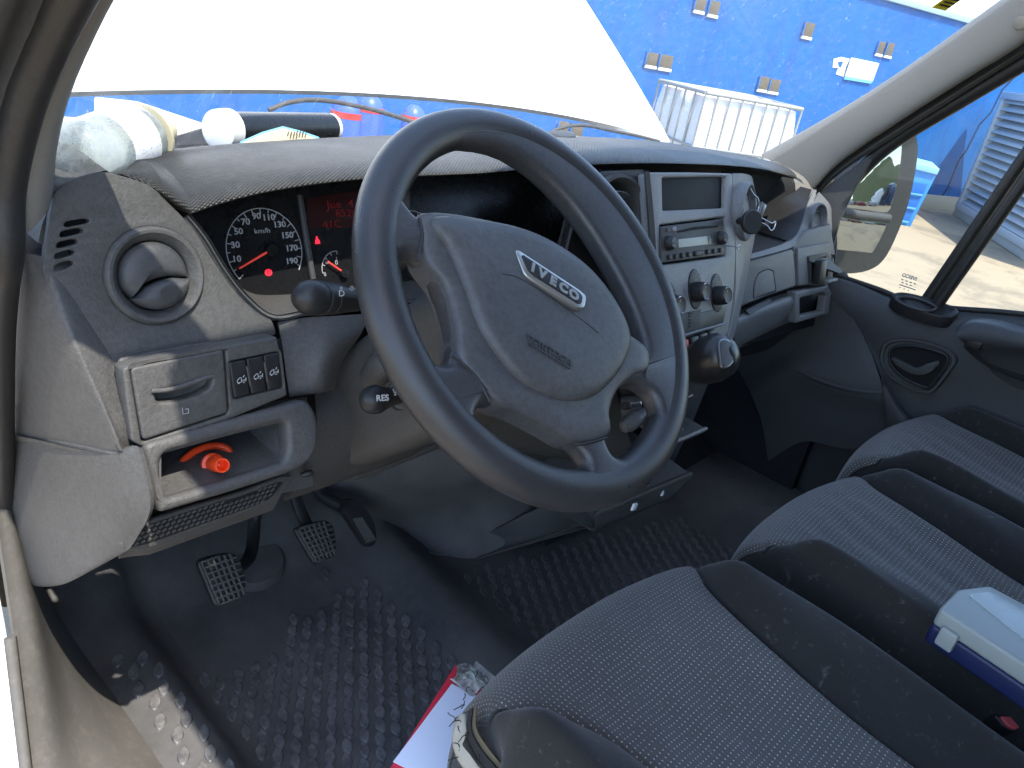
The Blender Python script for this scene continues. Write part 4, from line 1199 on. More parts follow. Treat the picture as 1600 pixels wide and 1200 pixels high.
# ------------------------------------------------------------------ centre stack
KF = Frame((-0.067, 0.15, 0.833), (0, -0.93, 0.37))
ko = [(1014, 269), (1080, 269), (1145, 271), (1148, 340), (1150, 404), (1146, 470), (1138, 520), (1112, 548), (1058, 566), (1046, 520), (1034, 470), (1022, 380)]
scr = [(1035, 278), (1134, 276), (1133, 325), (1036, 329)]
rad = [(1031, 352), (1133, 339), (1134, 400), (1031, 414)]
knobs = [(1045, 473), (1085, 452), (1119, 458)]
def kell(px, py, rx, ry, n=28):
    u, v = KF.uv(px, py); return ell(u, v, rx, ry, n, R(12))
uo = arc_round([KF.uv(a, b) for a, b in ko], 0.006)
me = plate_mesh('stack_frame', uo, [arc_round([KF.uv(a, b) for a, b in scr], 0.003), arc_round([KF.uv(a, b) for a, b in rad], 0.002)], 0.02, 0.003)
me.transform(KF.mat())
stack = link('stack_frame', me, M_silver, dash, 35)
lab(stack, 'silver grey centre stack frame, scuffed')
M_dullscreen = simple('dull_black_screen', (0.006, 0.006, 0.008), 0.55, spec=0.25)
so = plate('screen', KF, [(1030, 274), (1138, 272), (1137, 330), (1032, 334)], M_dullscreen, stack, t=0.003, h=-0.007)
lab(so, 'blank dark screen above the radio')
# left cheek of the stack, dark
loft('stack_cheek', [pr([(1008, 268, Y(.153)), (1014, 340, Y(.128)), (1020, 420, Y(.102)), (1032, 500, Y(.073)), (1050, 560, Y(.05))]),
                     pr([(1015, 268, Y(.150)), (1022, 340, Y(.125)), (1028, 420, Y(.099)), (1042, 500, Y(.070)), (1058, 565, Y(.048))])], M_knee, dash, 20, 3, 0.004)
# radio
radio = plate('car_radio', KF, [(1033, 354), (1131, 342), (1132, 398), (1033, 411)], M_dark, dash, t=0.012, bev=0.0015, h=0.003, rnd=0.002)
lab(radio, 'car radio with small grey display, disc slot and two knobs')
RF = Frame(KF.P(0, 0, 0.003), KF.n)
plate('disc_slot', RF, [(1058, 361), (1085, 354), (1122, 352), (1122, 355), (1086, 359), (1059, 364)], M_hole, radio, t=0.0008, bev=0.0002, h=0.0006)
plate('radio_display', RF, [(1060, 374), (1113, 368), (1113, 381), (1061, 387)], simple('grey_liquid_crystal', (0.33, 0.35, 0.30), 0.3), radio, t=0.0008, bev=0.0002, h=0.0006)
plate('display_window', RF, [(1106, 368), (1113, 367.5), (1113, 380), (1107, 381)], M_gloss, radio, t=0.0008, bev=0.0002, h=0.0011)
for a, b in ((1044, 380), (1125, 372)):
    u, v = RF.uv(a, b)
    lathe('radio_knob', RF.P(u, v), RF.n, [(0, .0105), (0.002, .0105), (0.009, .0088), (.0105, .007), (.0105, 0)], M_black, radio, 24)
    fbox('knob_mark', RF, u, v, 0.0108, (0.012, 0.0022, 0.0012), M_dark, radio, 0.0004)
for k, (a, b) in enumerate(((1043, 359), (1052, 358))):
    u, v = RF.uv(a, b); fbox('radio_button', RF, u, v, 0.001, (0.009, 0.006, 0.003), M_silver if k else M_dark, radio, 0.0006)
for k in range(9):
    t = k / 8
    a, b = 1045 + 80 * t, 402 - 11 * t
    if k == 4: continue
    u, v = RF.uv(a, b); fbox('radio_button', RF, u, v, 0.0012, (0.0088, 0.0075, 0.004), M_black, radio, 0.0016)
u, v = RF.uv(1089, 396); fbox('radio_button', RF, u, v, 0.0012, (0.02, 0.008, 0.004), M_black, radio, 0.0016)
# radio extractor pin hanging from the right knob
rt = thing('radio_key', RF.hit(1150, 386, 0.01), 'thin metal pin with a ring sticking out of the radio', 'radio key')
p0 = RF.hit(1127, 383, 0.004); p1 = RF.hit(1152, 386, 0.030)
tube('pin', [p0, p1], 0.0010, M_chrome, rt, 8)
rc = RF.hit(1154, 386, 0.032)
tube('ring', [rc + Vector((math.cos(t) * .0032, 0, math.sin(t) * .0032)) for t in [2 * math.pi * k / 16 for k in range(16)]], 0.0009, M_chrome, rt, 8, closed=True)

# climate knobs on dark teardrop plates
for i, (a, b) in enumerate(knobs):
    u, v = KF.uv(a, b)
    rx, ry = 0.0195, 0.030
    base = plate('knob_plate', KF, ell(u + 0.001, v + 0.000, rx, ry, 36), M_black, dash, t=0.004, bev=0.001, h=0.0018, px=False)
    kp = KF.P(u + 0.001, v - 0.004, 0.0018)
    kb = lathe('climate_knob', kp, KF.n, [(0, .0148), (0.003, .0152), (0.014, .0140), (.0165, .0134), (.018, .0120), (.0175, .0100), (.0165, 0.0)], M_black, dash, 32)
    lab(kb, ('black climate knob nearest the steering wheel', 'black climate knob in the middle', 'black climate knob nearest the glovebox')[i])
    lathe('knob_trim', kp + KF.n * 0.0162, KF.n, [(0, .0126), (0.0014, .0128), (0.0020, .0120), (0.0014, .0112), (0, .0110)], M_chrome, kb, 32)
    fbox('knob_pointer', KF, u + 0.001, v + 0.004, 0.0185, (0.0014, 0.007, 0.0012), M_print, kb, 0.0003, rz=R(-20))
    ms = []
    for k in range(7):
        t = R(150 - 20 * k)
        ms += strip_mesh(KF, [(u + .0150 * math.cos(t), v + .0235 * math.sin(t)), (u + .0170 * math.cos(t), v + .0260 * math.sin(t))], 0.0007, 0.0024)
    link('scale_marks', join(ms, 'scale_marks'), M_dimprint, base, 0)
# small air buttons under the knobs
bf = plate('button_panel', KF, [(1056, 492), (1096, 484), (1092, 508), (1060, 520)], M_dark, dash, t=0.004, bev=0.001, h=0.002)
for k in range(5):
    p = KF.uv(1077, 489 + 5 * k)
    fbox('vent_slit', KF, p[0], p[1], 0.003, (0.011, 0.0022, 0.002), M_black, bf, 0.0005)
plate('lower_button_panel', KF, [(1050, 498), (1110, 485), (1136, 480), (1130, 505), (1060, 536), (1054, 530)], M_black, dash, t=0.003, bev=0.001, h=0.001)
tube('stack_edge', [KF.hit(1056, 528, 0.003), KF.hit(1095, 516, 0.004), KF.hit(1132, 506, 0.003)], 0.0022, M_silver, dash, 8)
# row of keys with the red hazard switch
for k, (a, b) in enumerate(((1066, 540), (1082, 534), (1096, 529), (1110, 524))):
    p = KF.uv(a, b, 0.003)
    hb = fbox('hazard_switch' if k == 0 else 'push_button', KF, p[0], p[1], 0.003, (0.022, 0.016, 0.010), M_red if k == 0 else M_black, dash, 0.002)
    if k == 0: lab(hb, 'red hazard light switch')

# --- round vents either side of the screen
def round_vent(fr, c, r, ry, label, slats=3, rot=0.0):
    o = fr.P(c[0], c[1])
    vr_ = []
    me_rows = []
    for s_, k in ((-0.014, 0.99), (0.003, 1.0), (0.007, 0.97), (0.008, 0.90), (0.005, 0.84), (-0.004, 0.79), (-0.030, 0.76)):
        me_rows.append([fr.P(c[0] + r * k * math.cos(t), c[1] + ry * k * math.sin(t), s_) for t in [2 * math.pi * i / 48 for i in range(48)]])
    me = grid_mesh('round_vent', me_rows, closed_u=True)
    thicken(me, 0, CAM)
    bm = bmesh.new(); bm.from_mesh(me); bmesh.ops.recalc_face_normals(bm, faces=bm.faces); bm.to_mesh(me); bm.free()
    vo = link('round_vent', me, M_glovebox if fr is not VF else M_knee, dash, 50)
    lab(vo, label)
    plate('vent_back', fr, ell(c[0], c[1], r * .8, ry * .8, 32), M_hole, vo, t=0.002, h=-0.03, px=False)
    for k in range(slats):
        f = (k + .7) / (slats + .4) * 2 - 1
        w = r * 0.74 * math.sqrt(max(0.1, 1 - f * f))
        pts = [fr.P(c[0] + w * q_, c[1] - ry * .75 * f + 0.006 * (1 - q_ * q_), -0.006 + 0.006 * (1 - q_ * q_)) for q_ in (-1, -.6, -.2, .2, .6, 1)]
        loft('louvre', [[p for p in pts], [p - fr.n * 0.016 - fr.b * 0.003 for p in pts]], M_glovebox, vo, 12, 2, 0.0018)
    return vo
VF = Frame(at(965, 335, y=0.158), (-0.08, -0.95, 0.3))
round_vent(VF, (0, 0), 0.057, 0.054, 'round air vent between the wheel and the screen', 3)
plate('vent_surround', Frame(VF.P(0, 0, -0.002), VF.n), [(936, 268), (1008, 264), (1016, 420), (1000, 450), (950, 420), (918, 350)], M_dark, dash, t=0.004, bev=0.001, rnd=0.01,
      holes=[[(965 + 41 * math.cos(t), 336 + 57 * math.sin(t)) for t in [2 * math.pi * i / 40 for i in range(40)]]])
# bulging cheek right of the screen, with its vent
cheek = loft('stack_cheek', [pr([(1145, 271, Y(.15)), (1147, 330, Y(.128)), (1150, 400, Y(.103)), (1148, 470, Y(.078)), (1136, 530, Y(.055))]),
                     pr([(1160, 271, Y(.152)), (1166, 330, Y(.130)), (1164, 395, Y(.110)), (1152, 470, Y(.082)), (1139, 530, Y(.06))]),
                     pr([(1172, 274, Y(.175)), (1182, 330, Y(.165)), (1174, 388, Y(.14)), (1156, 470, Y(.10)), (1142, 530, Y(.08))]),
                     pr([(1176, 278, Y(.24)), (1184, 330, Y(.23)), (1176, 390, Y(.20)), (1158, 480, Y(.15)), (1144, 535, Y(.12))])], M_silver, dash, 30, 6, 0.004, 60)
WF = Frame(at(1164, 331, y=0.128), (0.24, -0.93, 0.25))
round_vent(WF, (0, 0), 0.046, 0.047, 'round air vent beside the shelf with a phone holder clipped on', 2)

# --- shelf recess above the glovebox; its near-black back and side paint in shade
GF = Frame((0.32, 0.18, 0.664), (-0.03, -0.975, 0.215))
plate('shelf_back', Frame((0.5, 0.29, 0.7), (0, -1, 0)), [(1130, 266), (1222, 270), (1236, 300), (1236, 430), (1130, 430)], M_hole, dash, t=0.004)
loft('shelf_floor', [pr([(1146, 408, Y(.165)), (1190, 396, Y(.175)), (1240, 382, Y(.185)), (1258, 374, Y(.19))]), [p + Vector((0, 0.17, 0.004)) for p in pr([(1146, 408, Y(.165)), (1190, 396, Y(.175)), (1240, 382, Y(.185)), (1258, 374, Y(.19))])]], M_dark, dash, 20, 3, 0.004)
loft('shelf_lip', [pr([(1144, 403, Y(.163)), (1190, 392, Y(.172)), (1238, 374, Y(.182)), (1252, 352, Y(.195)), (1262, 318, Y(.215)), (1272, 296, Y(.235))]),
                   pr([(1144, 411, Y(.155)), (1190, 400, Y(.165)), (1242, 384, Y(.175)), (1260, 360, Y(.187)), (1270, 322, Y(.207)), (1276, 297, Y(.23))])], M_glovebox, dash, 30, 4, 0.012, 60)
loft('shelf_side', [pr([(1236, 378, Y(.184)), (1250, 354, Y(.196)), (1260, 320, Y(.216)), (1268, 296, Y(.24))]), [p + Vector((0.0, 0.075, 0.0)) for p in pr([(1236, 378, Y(.184)), (1250, 354, Y(.196)), (1260, 320, Y(.216)), (1268, 296, Y(.24))])]], M_black, dash, 20, 4, 0.004)
# right end with its vent
loft('right_end_panel', [pr([(1258, 362, Y(.188)), (1268, 325, Y(.205)), (1280, 300, Y(.225))]) + [],
                         pr([(1262, 392, Y(.176)), (1284, 360, Y(.185)), (1296, 318, Y(.205))]),
                         pr([(1300, 398, X(.80)), (1302, 370, X(.80)), (1300, 330, X(.80))]),
                         pr([(1304, 420, X(.805)), (1306, 380, X(.806)), (1302, 330, X(.806))])], M_glovebox, dash, 20, 5, 0.004, 60)
plate('end_block', GF, [(1240, 384), (1262, 360), (1298, 350), (1306, 398), (1240, 400)], M_glovebox, dash, t=0.02, bev=0.004, h=-0.002)
EFv = Frame(at(1276, 344, y=0.192), (-0.10, -0.97, 0.22))
round_vent(EFv, (0, 0), 0.034, 0.037, 'small round air vent at the passenger end of the dash', 2)
plate('glovebox_light_block', GF, [(1146, 414), (1300, 384), (1302, 500), (1160, 540)], M_hole, dash, t=0.002, h=-0.032)  # unseen black plate added to stop light leaking through the gaps
plate('radio_light_block', KF, [(1022, 272), (1142, 272), (1144, 420), (1028, 424)], M_hole, dash, t=0.002, h=-0.021)  # added behind the radio to block a bright leak round its edge
# glovebox lid
gb = plate('glovebox_lid', GF, [(1146, 412), (1190, 402), (1240, 389), (1243, 420), (1244, 448), (1196, 464), (1152, 482), (1146, 450)], M_glovebox, dash, t=0.02, bev=0.0045, h=0.004, rnd=0.008)
lab(gb, 'blue grey glovebox lid')
ho = [(1178, 466), (1180, 442), (1186, 428), (1200, 421), (1208, 424), (1212, 454)]
plate('lid_handle', GF, ho, M_glovebox, gb, t=0.006, bev=0.0012, h=0.0062, rnd=0.006)
plate('handle_joint', GF, [(1176.5, 467), (1178.5, 441), (1185, 426), (1200, 419.3), (1209, 422), (1213.6, 455)], M_hole, gb, t=0.004, bev=0.0005, h=0.0046, rnd=0.006)
rs = plate('side_lid', GF, [(1246, 388), (1298, 378), (1302, 440), (1248, 447)], M_glovebox, dash, t=0.02, bev=0.003, h=0.003, rnd=0.004)
# lower shelf under the lid
loft('lower_shelf', [pr([(1152, 486, Y(.180)), (1196, 468, Y(.175)), (1240, 453, Y(.172))]), pr([(1146, 500, Y(.150)), (1190, 482, Y(.150)), (1240, 464, Y(.150))]),
                     pr([(1146, 520, Y(.145)), (1190, 500, Y(.147)), (1241, 482, Y(.147))]), pr([(1150, 543, Y(.165)), (1192, 522, Y(.165)), (1242, 500, Y(.165))]),
                     pr([(1152, 546, Y(.22)), (1194, 526, Y(.22)), (1242, 504, Y(.22))])], M_glovebox, dash, 24, 6, 0.004, 60)
plate('shelf_notch', Frame(at(1190, 472, y=.165), (0, -.5, .86)), [(1165, 484), (1203, 464), (1206, 470), (1172, 492)], M_dark, dash, t=0.002, h=0.006)
pk = plate('side_pocket', GF, [(1242, 456), (1294, 446), (1300, 456), (1296, 490), (1244, 505)], M_glovebox, dash, t=0.02, bev=0.003, h=0.006, rnd=0.004, holes=[[(1250, 466), (1288, 456), (1291, 462), (1288, 486), (1250, 494)]])
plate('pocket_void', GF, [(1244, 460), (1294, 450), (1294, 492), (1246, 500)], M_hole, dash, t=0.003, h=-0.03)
# folding cup holder, broken open
ch = thing('cup_holder', GF.hit(1290, 440), 'black folding cup holder hanging open at the passenger end of the dash', 'cup holder')
CH = Frame(GF.hit(1282, 420, 0.006), GF.n)
plate('frame', CH, [(1264, 401), (1294, 395), (1299, 402), (1300, 436), (1266, 441)], M_dark, ch, t=0.006, bev=0.001, h=0.001, holes=[[(1268, 408), (1290, 401), (1293, 404), (1294, 432), (1269, 437)]])
plate('void', CH, [(1266, 404), (1296, 398), (1297, 434), (1267, 440)], M_hole, ch, t=0.002, h=-0.002)
fl = [CH.hit(1266, 408, 0.003), CH.hit(1292, 402, 0.003), at(1318, 424, x=0.775) , at(1312, 427, x=0.755), at(1290, 419, x=0.70)]
me = bpy.data.meshes.new('flap'); me.from_pydata([tuple(p) for p in fl], [], [(0, 1, 2, 3, 4)]); thicken(me, 0.006, CAM); link('flap', me, M_black, ch, 30)
fbox('clip', CH, *CH.uv(1288, 437), 0.010, (0.05, 0.006, 0.02), M_silver, ch, 0.001)
fbox('arm', CH, *CH.uv(1274, 424), 0.010, (0.03, 0.05, 0.016), M_black, ch, 0.002)

# --- lower console under the stack with open trays
lower = loft('lower_console', [pr([(1046, 575, Y(.06)), (1085, 570, Y(.055)), (1130, 545, Y(.055))]),
                               pr([(1040, 640, Y(.075)), (1075, 635, Y(.07)), (1105, 600, Y(.075))]),
                               pr([(1030, 720, Y(.10)), (1050, 715, Y(.10)), (1072, 680, Y(.11))]),
                               pr([(1000, 780, Y(.14)), (1020, 775, Y(.14)), (1040, 745, Y(.15))])], M_door, dash, 20, 5, 0.004, 60)
loft('console_side', [pr([(1130, 545, Y(.056)), (1105, 600, Y(.076)), (1072, 680, Y(.111)), (1040, 745, Y(.151))]),
                      [p + Vector((0.02, 0.22, 0)) for p in pr([(1130, 545, Y(.056)), (1105, 600, Y(.076)), (1072, 680, Y(.111)), (1040, 745, Y(.151))])]], M_door, dash, 20, 4, 0.004, 60)
def slab(name, pts, mat, par, t=0.004, smooth=30):
    me = bpy.data.meshes.new(name); me.from_pydata([tuple(p) for p in pts], [], [tuple(range(len(pts)))]); thicken(me, t, CAM + Vector((0, 0, 2)))
    return link(name, me, mat, par, smooth)
# upper fold-out tray
a, b = at(1050, 693, y=0.04), at(1104, 670, y=0.02)
slab('fold_out_tray', [a, b, b + Vector((0, .09, .004)), a + Vector((0, .09, .004))], M_dark, dash, 0.006)
tube('tray_edge', [a + Vector((0, 0, .001)), b + Vector((0, 0, .001))], 0.0028, M_silver, dash, 8)
tube('tray_hinge', [at(1062, 664, y=.05), at(1070, 684, y=.045)], 0.003, M_silver, dash, 8)
tube('tray_edge', [at(1058, 629, y=.05), at(1082, 617, y=.045)], 0.0018, M_silver, dash, 8)
tube('tray_edge', [at(1056, 622, y=.055), at(1076, 611, y=.05)], 0.0014, M_silver, dash, 8)
# lower drawer with cards
dl = [at(928, 806, y=0.10), at(1080, 742, y=0.03)]
slab('open_drawer', [dl[0], dl[1], dl[1] + Vector((0, .14, .02)), dl[0] + Vector((0, .14, .02))], M_dark, dash, 0.012)
tube('drawer_edge', [dl[0] + Vector((0, 0, .003)), dl[1] + Vector((0, 0, .003))], 0.004, M_knee, dash, 8)
tube('drawer_stay', [at(1037, 722, y=.10), at(1052, 752, y=.065)], 0.0025, M_panel, dash, 8)
loft('drawer_belly', [[dl[0], dl[1]], [dl[0].lerp(dl[1], .1) + Vector((0, 0.02, -.045)), dl[0].lerp(dl[1], .8) + Vector((0, .02, -.045))], [dl[0] + Vector((0, .14, -.03)), dl[1] + Vector((0, .14, -.03))]], M_door, dash, 16, 5, 0.004, 60, straight=True)
for k, (px, py, w, h_) in enumerate(((1008, 783, .016, .022), (1016, 775, .014, .016), (1024, 776, .018, .02), (1036, 768, .014, .012), (991, 792, .012, .012))):
    c = box('card', at(px, py, y=0.075 - 0.008 * k), (w, 0.004 + .003 * (k % 2), h_), M_white, None, bev=0.001, rot=Matrix.Rotation(R(-8 + 5 * k), 3, 'Y'))
    tag(c, ('white plastic clip at the seat end of the open drawer', 'small white tag standing highest in the open drawer', 'widest white card in the open drawer', 'white tag nearest the passenger side of the open drawer', 'tiny white scrap at the wheel end of the open drawer')[k], 'card', 'white scraps in the open drawer')
# panel between drawer and floor
loft('console_foot', [pr([(752, 838, Y(.37)), (850, 790, Y(.28)), (925, 765, Y(.21)), (1000, 745, Y(.17))]),
                      pr([(760, 856, Y(.36)), (850, 830, Y(.26)), (928, 802, Y(.16)), (990, 780, Y(.11))]),
                      pr([(745, 873, Y(.36)), (850, 840, Y(.255)), (930, 810, Y(.15)), (1000, 778, Y(.10))])], M_door, dash, 24, 4, 0.005, 60)
tube('foot_edge', catmull(pr([(745, 873, Y(.358)), (850, 840, Y(.252)), (930, 810, Y(.15))]), 6), 0.003, M_knee, dash, 8)
# rounded engine cover between the footwells
ec = loft('engine_cover', [pr([(440, 778, Y(.58)), (560, 735, Y(.50)), (680, 690, Y(.42)), (800, 680, Y(.36)), (960, 700, Y(.30))]),
                      pr([(520, 800, Y(.58)), (600, 765, Y(.48)), (700, 745, Y(.40)), (820, 735, Y(.33)), (960, 740, Y(.28))]),
                      pr([(590, 838, Y(.58)), (630, 815, Y(.50)), (710, 800, Y(.42)), (810, 790, Y(.34)), (950, 770, Y(.28))]),
                      pr([(640, 856, Z(.02)), (690, 866, Z(.012)), (745, 872, Z(.012)), (830, 850, Z(.06)), (960, 810, Z(.12))])], M_mat, van, 40, 6, 0.004, 60)
lab(ec, 'scuffed dark moulded cover bulging between the footwells')
box('footwell_bulkhead', (0.0, 0.86, 0.30), (1.62, 0.04, 0.76), M_carpet, van)
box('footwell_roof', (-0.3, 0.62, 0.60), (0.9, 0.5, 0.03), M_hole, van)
loft('passenger_floor', [[(0.12, 0.30, 0.02), (0.4, 0.30, 0.02), (0.78, 0.28, 0.06)], [(0.12, 0.6, 0.14), (0.4, 0.62, 0.16), (0.78, 0.6, 0.18)], [(0.12, 0.84, 0.5), (0.4, 0.84, 0.5), (0.78, 0.84, 0.5)]], M_carpet, van, 20, 6, 0.004, 60)

# ------------------------------------------------------------------ steering wheel
WT = R(43.5)
WC = Vector((-0.43, 0, 0.75))
WF_ = Frame(WC, (0, -math.cos(WT), math.sin(WT)))
wheel = thing('steering_wheel', WC, 'black four spoke steering wheel turned to the right', 'steering wheel')
RR = 0.1855
def mat_rim():
    s = NT('steering_rim_leatherette'); p = s.pos()
    tc = s.n('ShaderNodeUVMap'); tc.uv_map = 'UVMap'
    sep = s.n('ShaderNodeSeparateXYZ'); s.l(tc.outputs[0], sep.inputs[0])
    a = s.math('SINE', s.math('MULTIPLY', s.math('ADD', sep.outputs[0], sep.outputs[1]), 1900.0))
    b = s.math('SINE', s.math('MULTIPLY', s.math('SUBTRACT', sep.outputs[0], sep.outputs[1]), 1900.0))
    hgt = s.math('MULTIPLY', a, b)
    c = s.mix(s.noise(18, 4, 0.6, p), (0.024, 0.024, 0.026), (0.045, 0.044, 0.045))
    rr = s.math('ADD', s.math('MULTIPLY', s.noise(30, 4, 0.65, p), 0.22), 0.2)
    s.bsdf(c, rr, spec=0.5, bump=hgt, bstr=0.22, bdist=0.0004)
    return s.m
M_rim = mat_rim()
rows = []
NS = 144; NR = 24
uvrows = []
for i in range(NS + 1):
    t = 2 * math.pi * i / NS
    row_ = []
    for k in range(NR + 1):
        q = 2 * math.pi * k / NR
        rx, rh = 0.0195, 0.0175
        r_ = RR + rx * math.cos(q); h_ = rh * math.sin(q)
        row_.append(WF_.P(r_ * math.cos(t), r_ * math.sin(t), h_))
    rows.append(row_)
me = grid_mesh('rim', rows)
bm = bmesh.new(); bm.from_mesh(me); bmesh.ops.remove_doubles(bm, verts=bm.verts, dist=1e-6); bmesh.ops.recalc_face_normals(bm, faces=bm.faces); bm.to_mesh(me); bm.free()
rim = link('rim', me, M_rim, wheel, 70)
lab(rim, 'worn shiny black rim with fine cross relief')
# web: spokes round four openings (outer edge buried in the rim)
def W(pts, h=0.0): return [WF_.uv(a, b, h) for a, b in pts]
HW = 0.010
holes = [[(616, 400), (636, 393), (660, 404), (684, 436), (702, 480), (711, 530), (706, 562), (688, 568), (664, 552), (640, 516), (624, 470), (614, 425)],
         [(744, 652), (752, 634), (772, 630), (810, 642), (856, 664), (900, 694), (920, 722), (914, 744), (890, 748), (850, 734), (800, 706), (760, 674)],
         [(944, 660), (950, 628), (968, 604), (994, 598), (1020, 614), (1031, 646), (1024, 682), (1004, 706), (976, 716), (954, 704)],
         [(988, 470), (1010, 540), (1000, 556), (976, 548), (960, 500), (940, 450), (900, 405), (840, 370), (760, 346), (690, 338), (660, 340), (640, 326), (624, 300), (620, 276), (650, 240), (715, 222), (800, 238), (880, 300), (940, 380)]]
outr = ell(0, 0, RR + 0.004, RR + 0.004, 96)
hs = [smooth2(W(h, HW), 4) for h in holes]
me = plate_mesh('spokes', outr, hs, 0.026, 0.0095, 5)
# dish the spokes a little towards the hub
bm = bmesh.new(); bm.from_mesh(me)
for v in bm.verts:
    r_ = math.hypot(v.co.x, v.co.y)
    v.co.z += 0.003 * min(1, max(0, (r_ - 0.13) / 0.05))
bm.to_mesh(me); bm.free()
me.transform(Matrix.Translation(WF_.n * 0.0115) @ WF_.mat())
spk = link('spokes', me, M_wheel, wheel, 40)
lab(spk, 'four black spokes with oval openings')
# hub cover: grey-blue horn and airbag cover
PADH = 0.007
pad_px = [(652, 338), (690, 336), (740, 344), (800, 358), (856, 384), (905, 420), (945, 468), (972, 520), (1006, 548), (1008, 580), (985, 590), (958, 615), (946, 650), (946, 682), (900, 694), (850, 668), (805, 645), (770, 632), (730, 590), (710, 560), (706, 510), (690, 452), (660, 410), (650, 370)]
pd = pillow('horn_cover', WF_, pad_px, [(1.0, -0.02), (1.0, 0.002), (0.985, 0.006), (0.95, 0.0085), (0.86, 0.0095), (0.8, 0.0095)], M_pad, wheel, sm=4, h=PADH)
lab(pd, 'grey horn cover with embossed lettering and badge')
# raised middle of the airbag cover
mid_px = [(664, 350), (740, 352), (806, 366), (862, 392), (912, 430), (952, 482), (972, 530), (966, 566), (944, 600), (915, 624), (880, 632), (840, 622), (800, 600), (768, 566), (738, 520), (716, 462), (690, 400)]
pillow('airbag_cover', WF_, mid_px, [(1.0, 0.006), (1.0, 0.010), (0.975, 0.0140), (0.93, 0.0165), (0.82, 0.0185), (0.6, 0.0195), (0.35, 0.0199), (0.12, 0.020)], M_pad, wheel, sm=5, h=PADH)
H2 = PADH + 0.020
# seam line of the airbag door
tube('cover_seam', catmull([WF_.hit(a, b, H2 - 0.0003) for a, b in [(786, 428), (810, 434), (850, 458), (890, 486), (920, 508), (935, 520)]], 6), 0.0006, M_black, wheel, 6)
# badge
BF = Frame(WF_.hit(860, 434, H2 - 0.001), (WF_.n + Vector((0.0, 0.05, 0.10))).normalized(), up=(WF_.b + WF_.a * 0.0))
bo = [(804, 390), (812, 391), (905, 452), (917, 462), (914, 480), (905, 482), (830, 436), (820, 428)]
badge = plate('badge', BF, bo, M_badge, wheel, t=0.006, bev=0.0012, h=0.0036, rnd=0.004)
lab(badge, 'silver framed badge with five silver letters')
bi = [(815, 399), (818, 398), (904, 455), (911, 463), (909, 474), (904, 475), (833, 430), (825, 423)]
plate('badge_ground', BF, bi, M_black, badge, t=0.001, bev=0.0003, h=0.0042, rnd=0.003)
b0 = BF.uv(831, 418, 0.004); b1 = BF.uv(897, 462, 0.004)
ang = math.atan2(b1[1] - b0[1], b1[0] - b0[0]); L = math.hypot(b1[0] - b0[0], b1[1] - b0[1])
# letters set one by one along the badge
for k, chx in enumerate('IVECO'):
    t = (0.02, 0.235, 0.49, 0.735, 0.985)[k]
    u, v = b0[0] + (b1[0] - b0[0]) * t, b0[1] + (b1[1] - b0[1]) * t
    me = text_on(BF, chx, u, v, L * 0.285, 0.0045, rot=ang, sx=1.0, bold=0.0008, ext=0.0005)
    link('badge_letter', me, M_badge, badge, 0)
# AIRBAG embossing
AF = Frame(WF_.hit(858, 550, H2 + 0.0002), WF_.n, up=WF_.b)
fo = [(822, 522), (889, 562), (894, 573), (890, 575), (828, 538)]
fr1 = [AF.uv(a, b) for a, b in fo]
link('airbag_frame', join(strip_mesh(AF, fr1 + fr1[:1], 0.0012, 0.0004, 0.0012), 'airbag_frame'), M_wheel, wheel, 0)
a0_, a1_ = AF.uv(834, 537), AF.uv(886, 567)
link('airbag_lettering', text_on(AF, 'AIRBAG', (a0_[0] + a1_[0]) / 2, (a0_[1] + a1_[1]) / 2, 0.0125, 0.0005, rot=math.atan2(a1_[1] - a0_[1], a1_[0] - a0_[0]), sx=1.2, ext=0.0006), M_wheel, wheel, 0)
# joint lines of the spokes
for pts in ([(656, 342), (660, 372), (652, 408)], [(706, 556), (742, 586), (766, 628)], [(898, 696), (920, 692), (948, 684)], [(1006, 545), (1012, 566), (1008, 590)]):
    tube('spoke_joint', catmull([WF_.hit(a, b, 0.0135) for a, b in pts], 5), 0.0012, M_black, wheel, 6)
# column shroud behind the wheel
ax = -WF_.n
col = thing('steering_column', WC + ax * 0.12, 'brown grey steering column shroud behind the wheel with two black stalks', 'steering column')
rows = []
for s_, kx, ky in ((0.035, 0.8, 0.8), (0.045, 0.95, 0.95), (0.06, 1, 1), (0.13, 1.02, 1.0), (0.20, 1.0, 1.0), (0.30, 0.95, 0.9)):
    c = WC + ax * s_ - WF_.b * 0.012
    rows.append([c + WF_.a * u * kx + WF_.b * v * ky for u, v in arc_round([(-0.098, 0.062), (0.098, 0.062), (0.088, -0.068), (-0.088, -0.068)], 0.03, 6)])
me = grid_mesh('shroud', rows, closed_u=True)
bm = bmesh.new(); bm.from_mesh(me); bm.verts.ensure_lookup_table(); n_ = len(rows[0]); bm.faces.new([bm.verts[i] for i in range(n_)]); bmesh.ops.recalc_face_normals(bm, faces=bm.faces); bm.to_mesh(me); bm.free()
link('shroud', me, M_knee, col, 50)
lathe('hub_boss', WC + ax * 0.045, -ax, [(0, .05), (.02, .055), (.045, .06), (.05, 0)], M_black, col, 32)
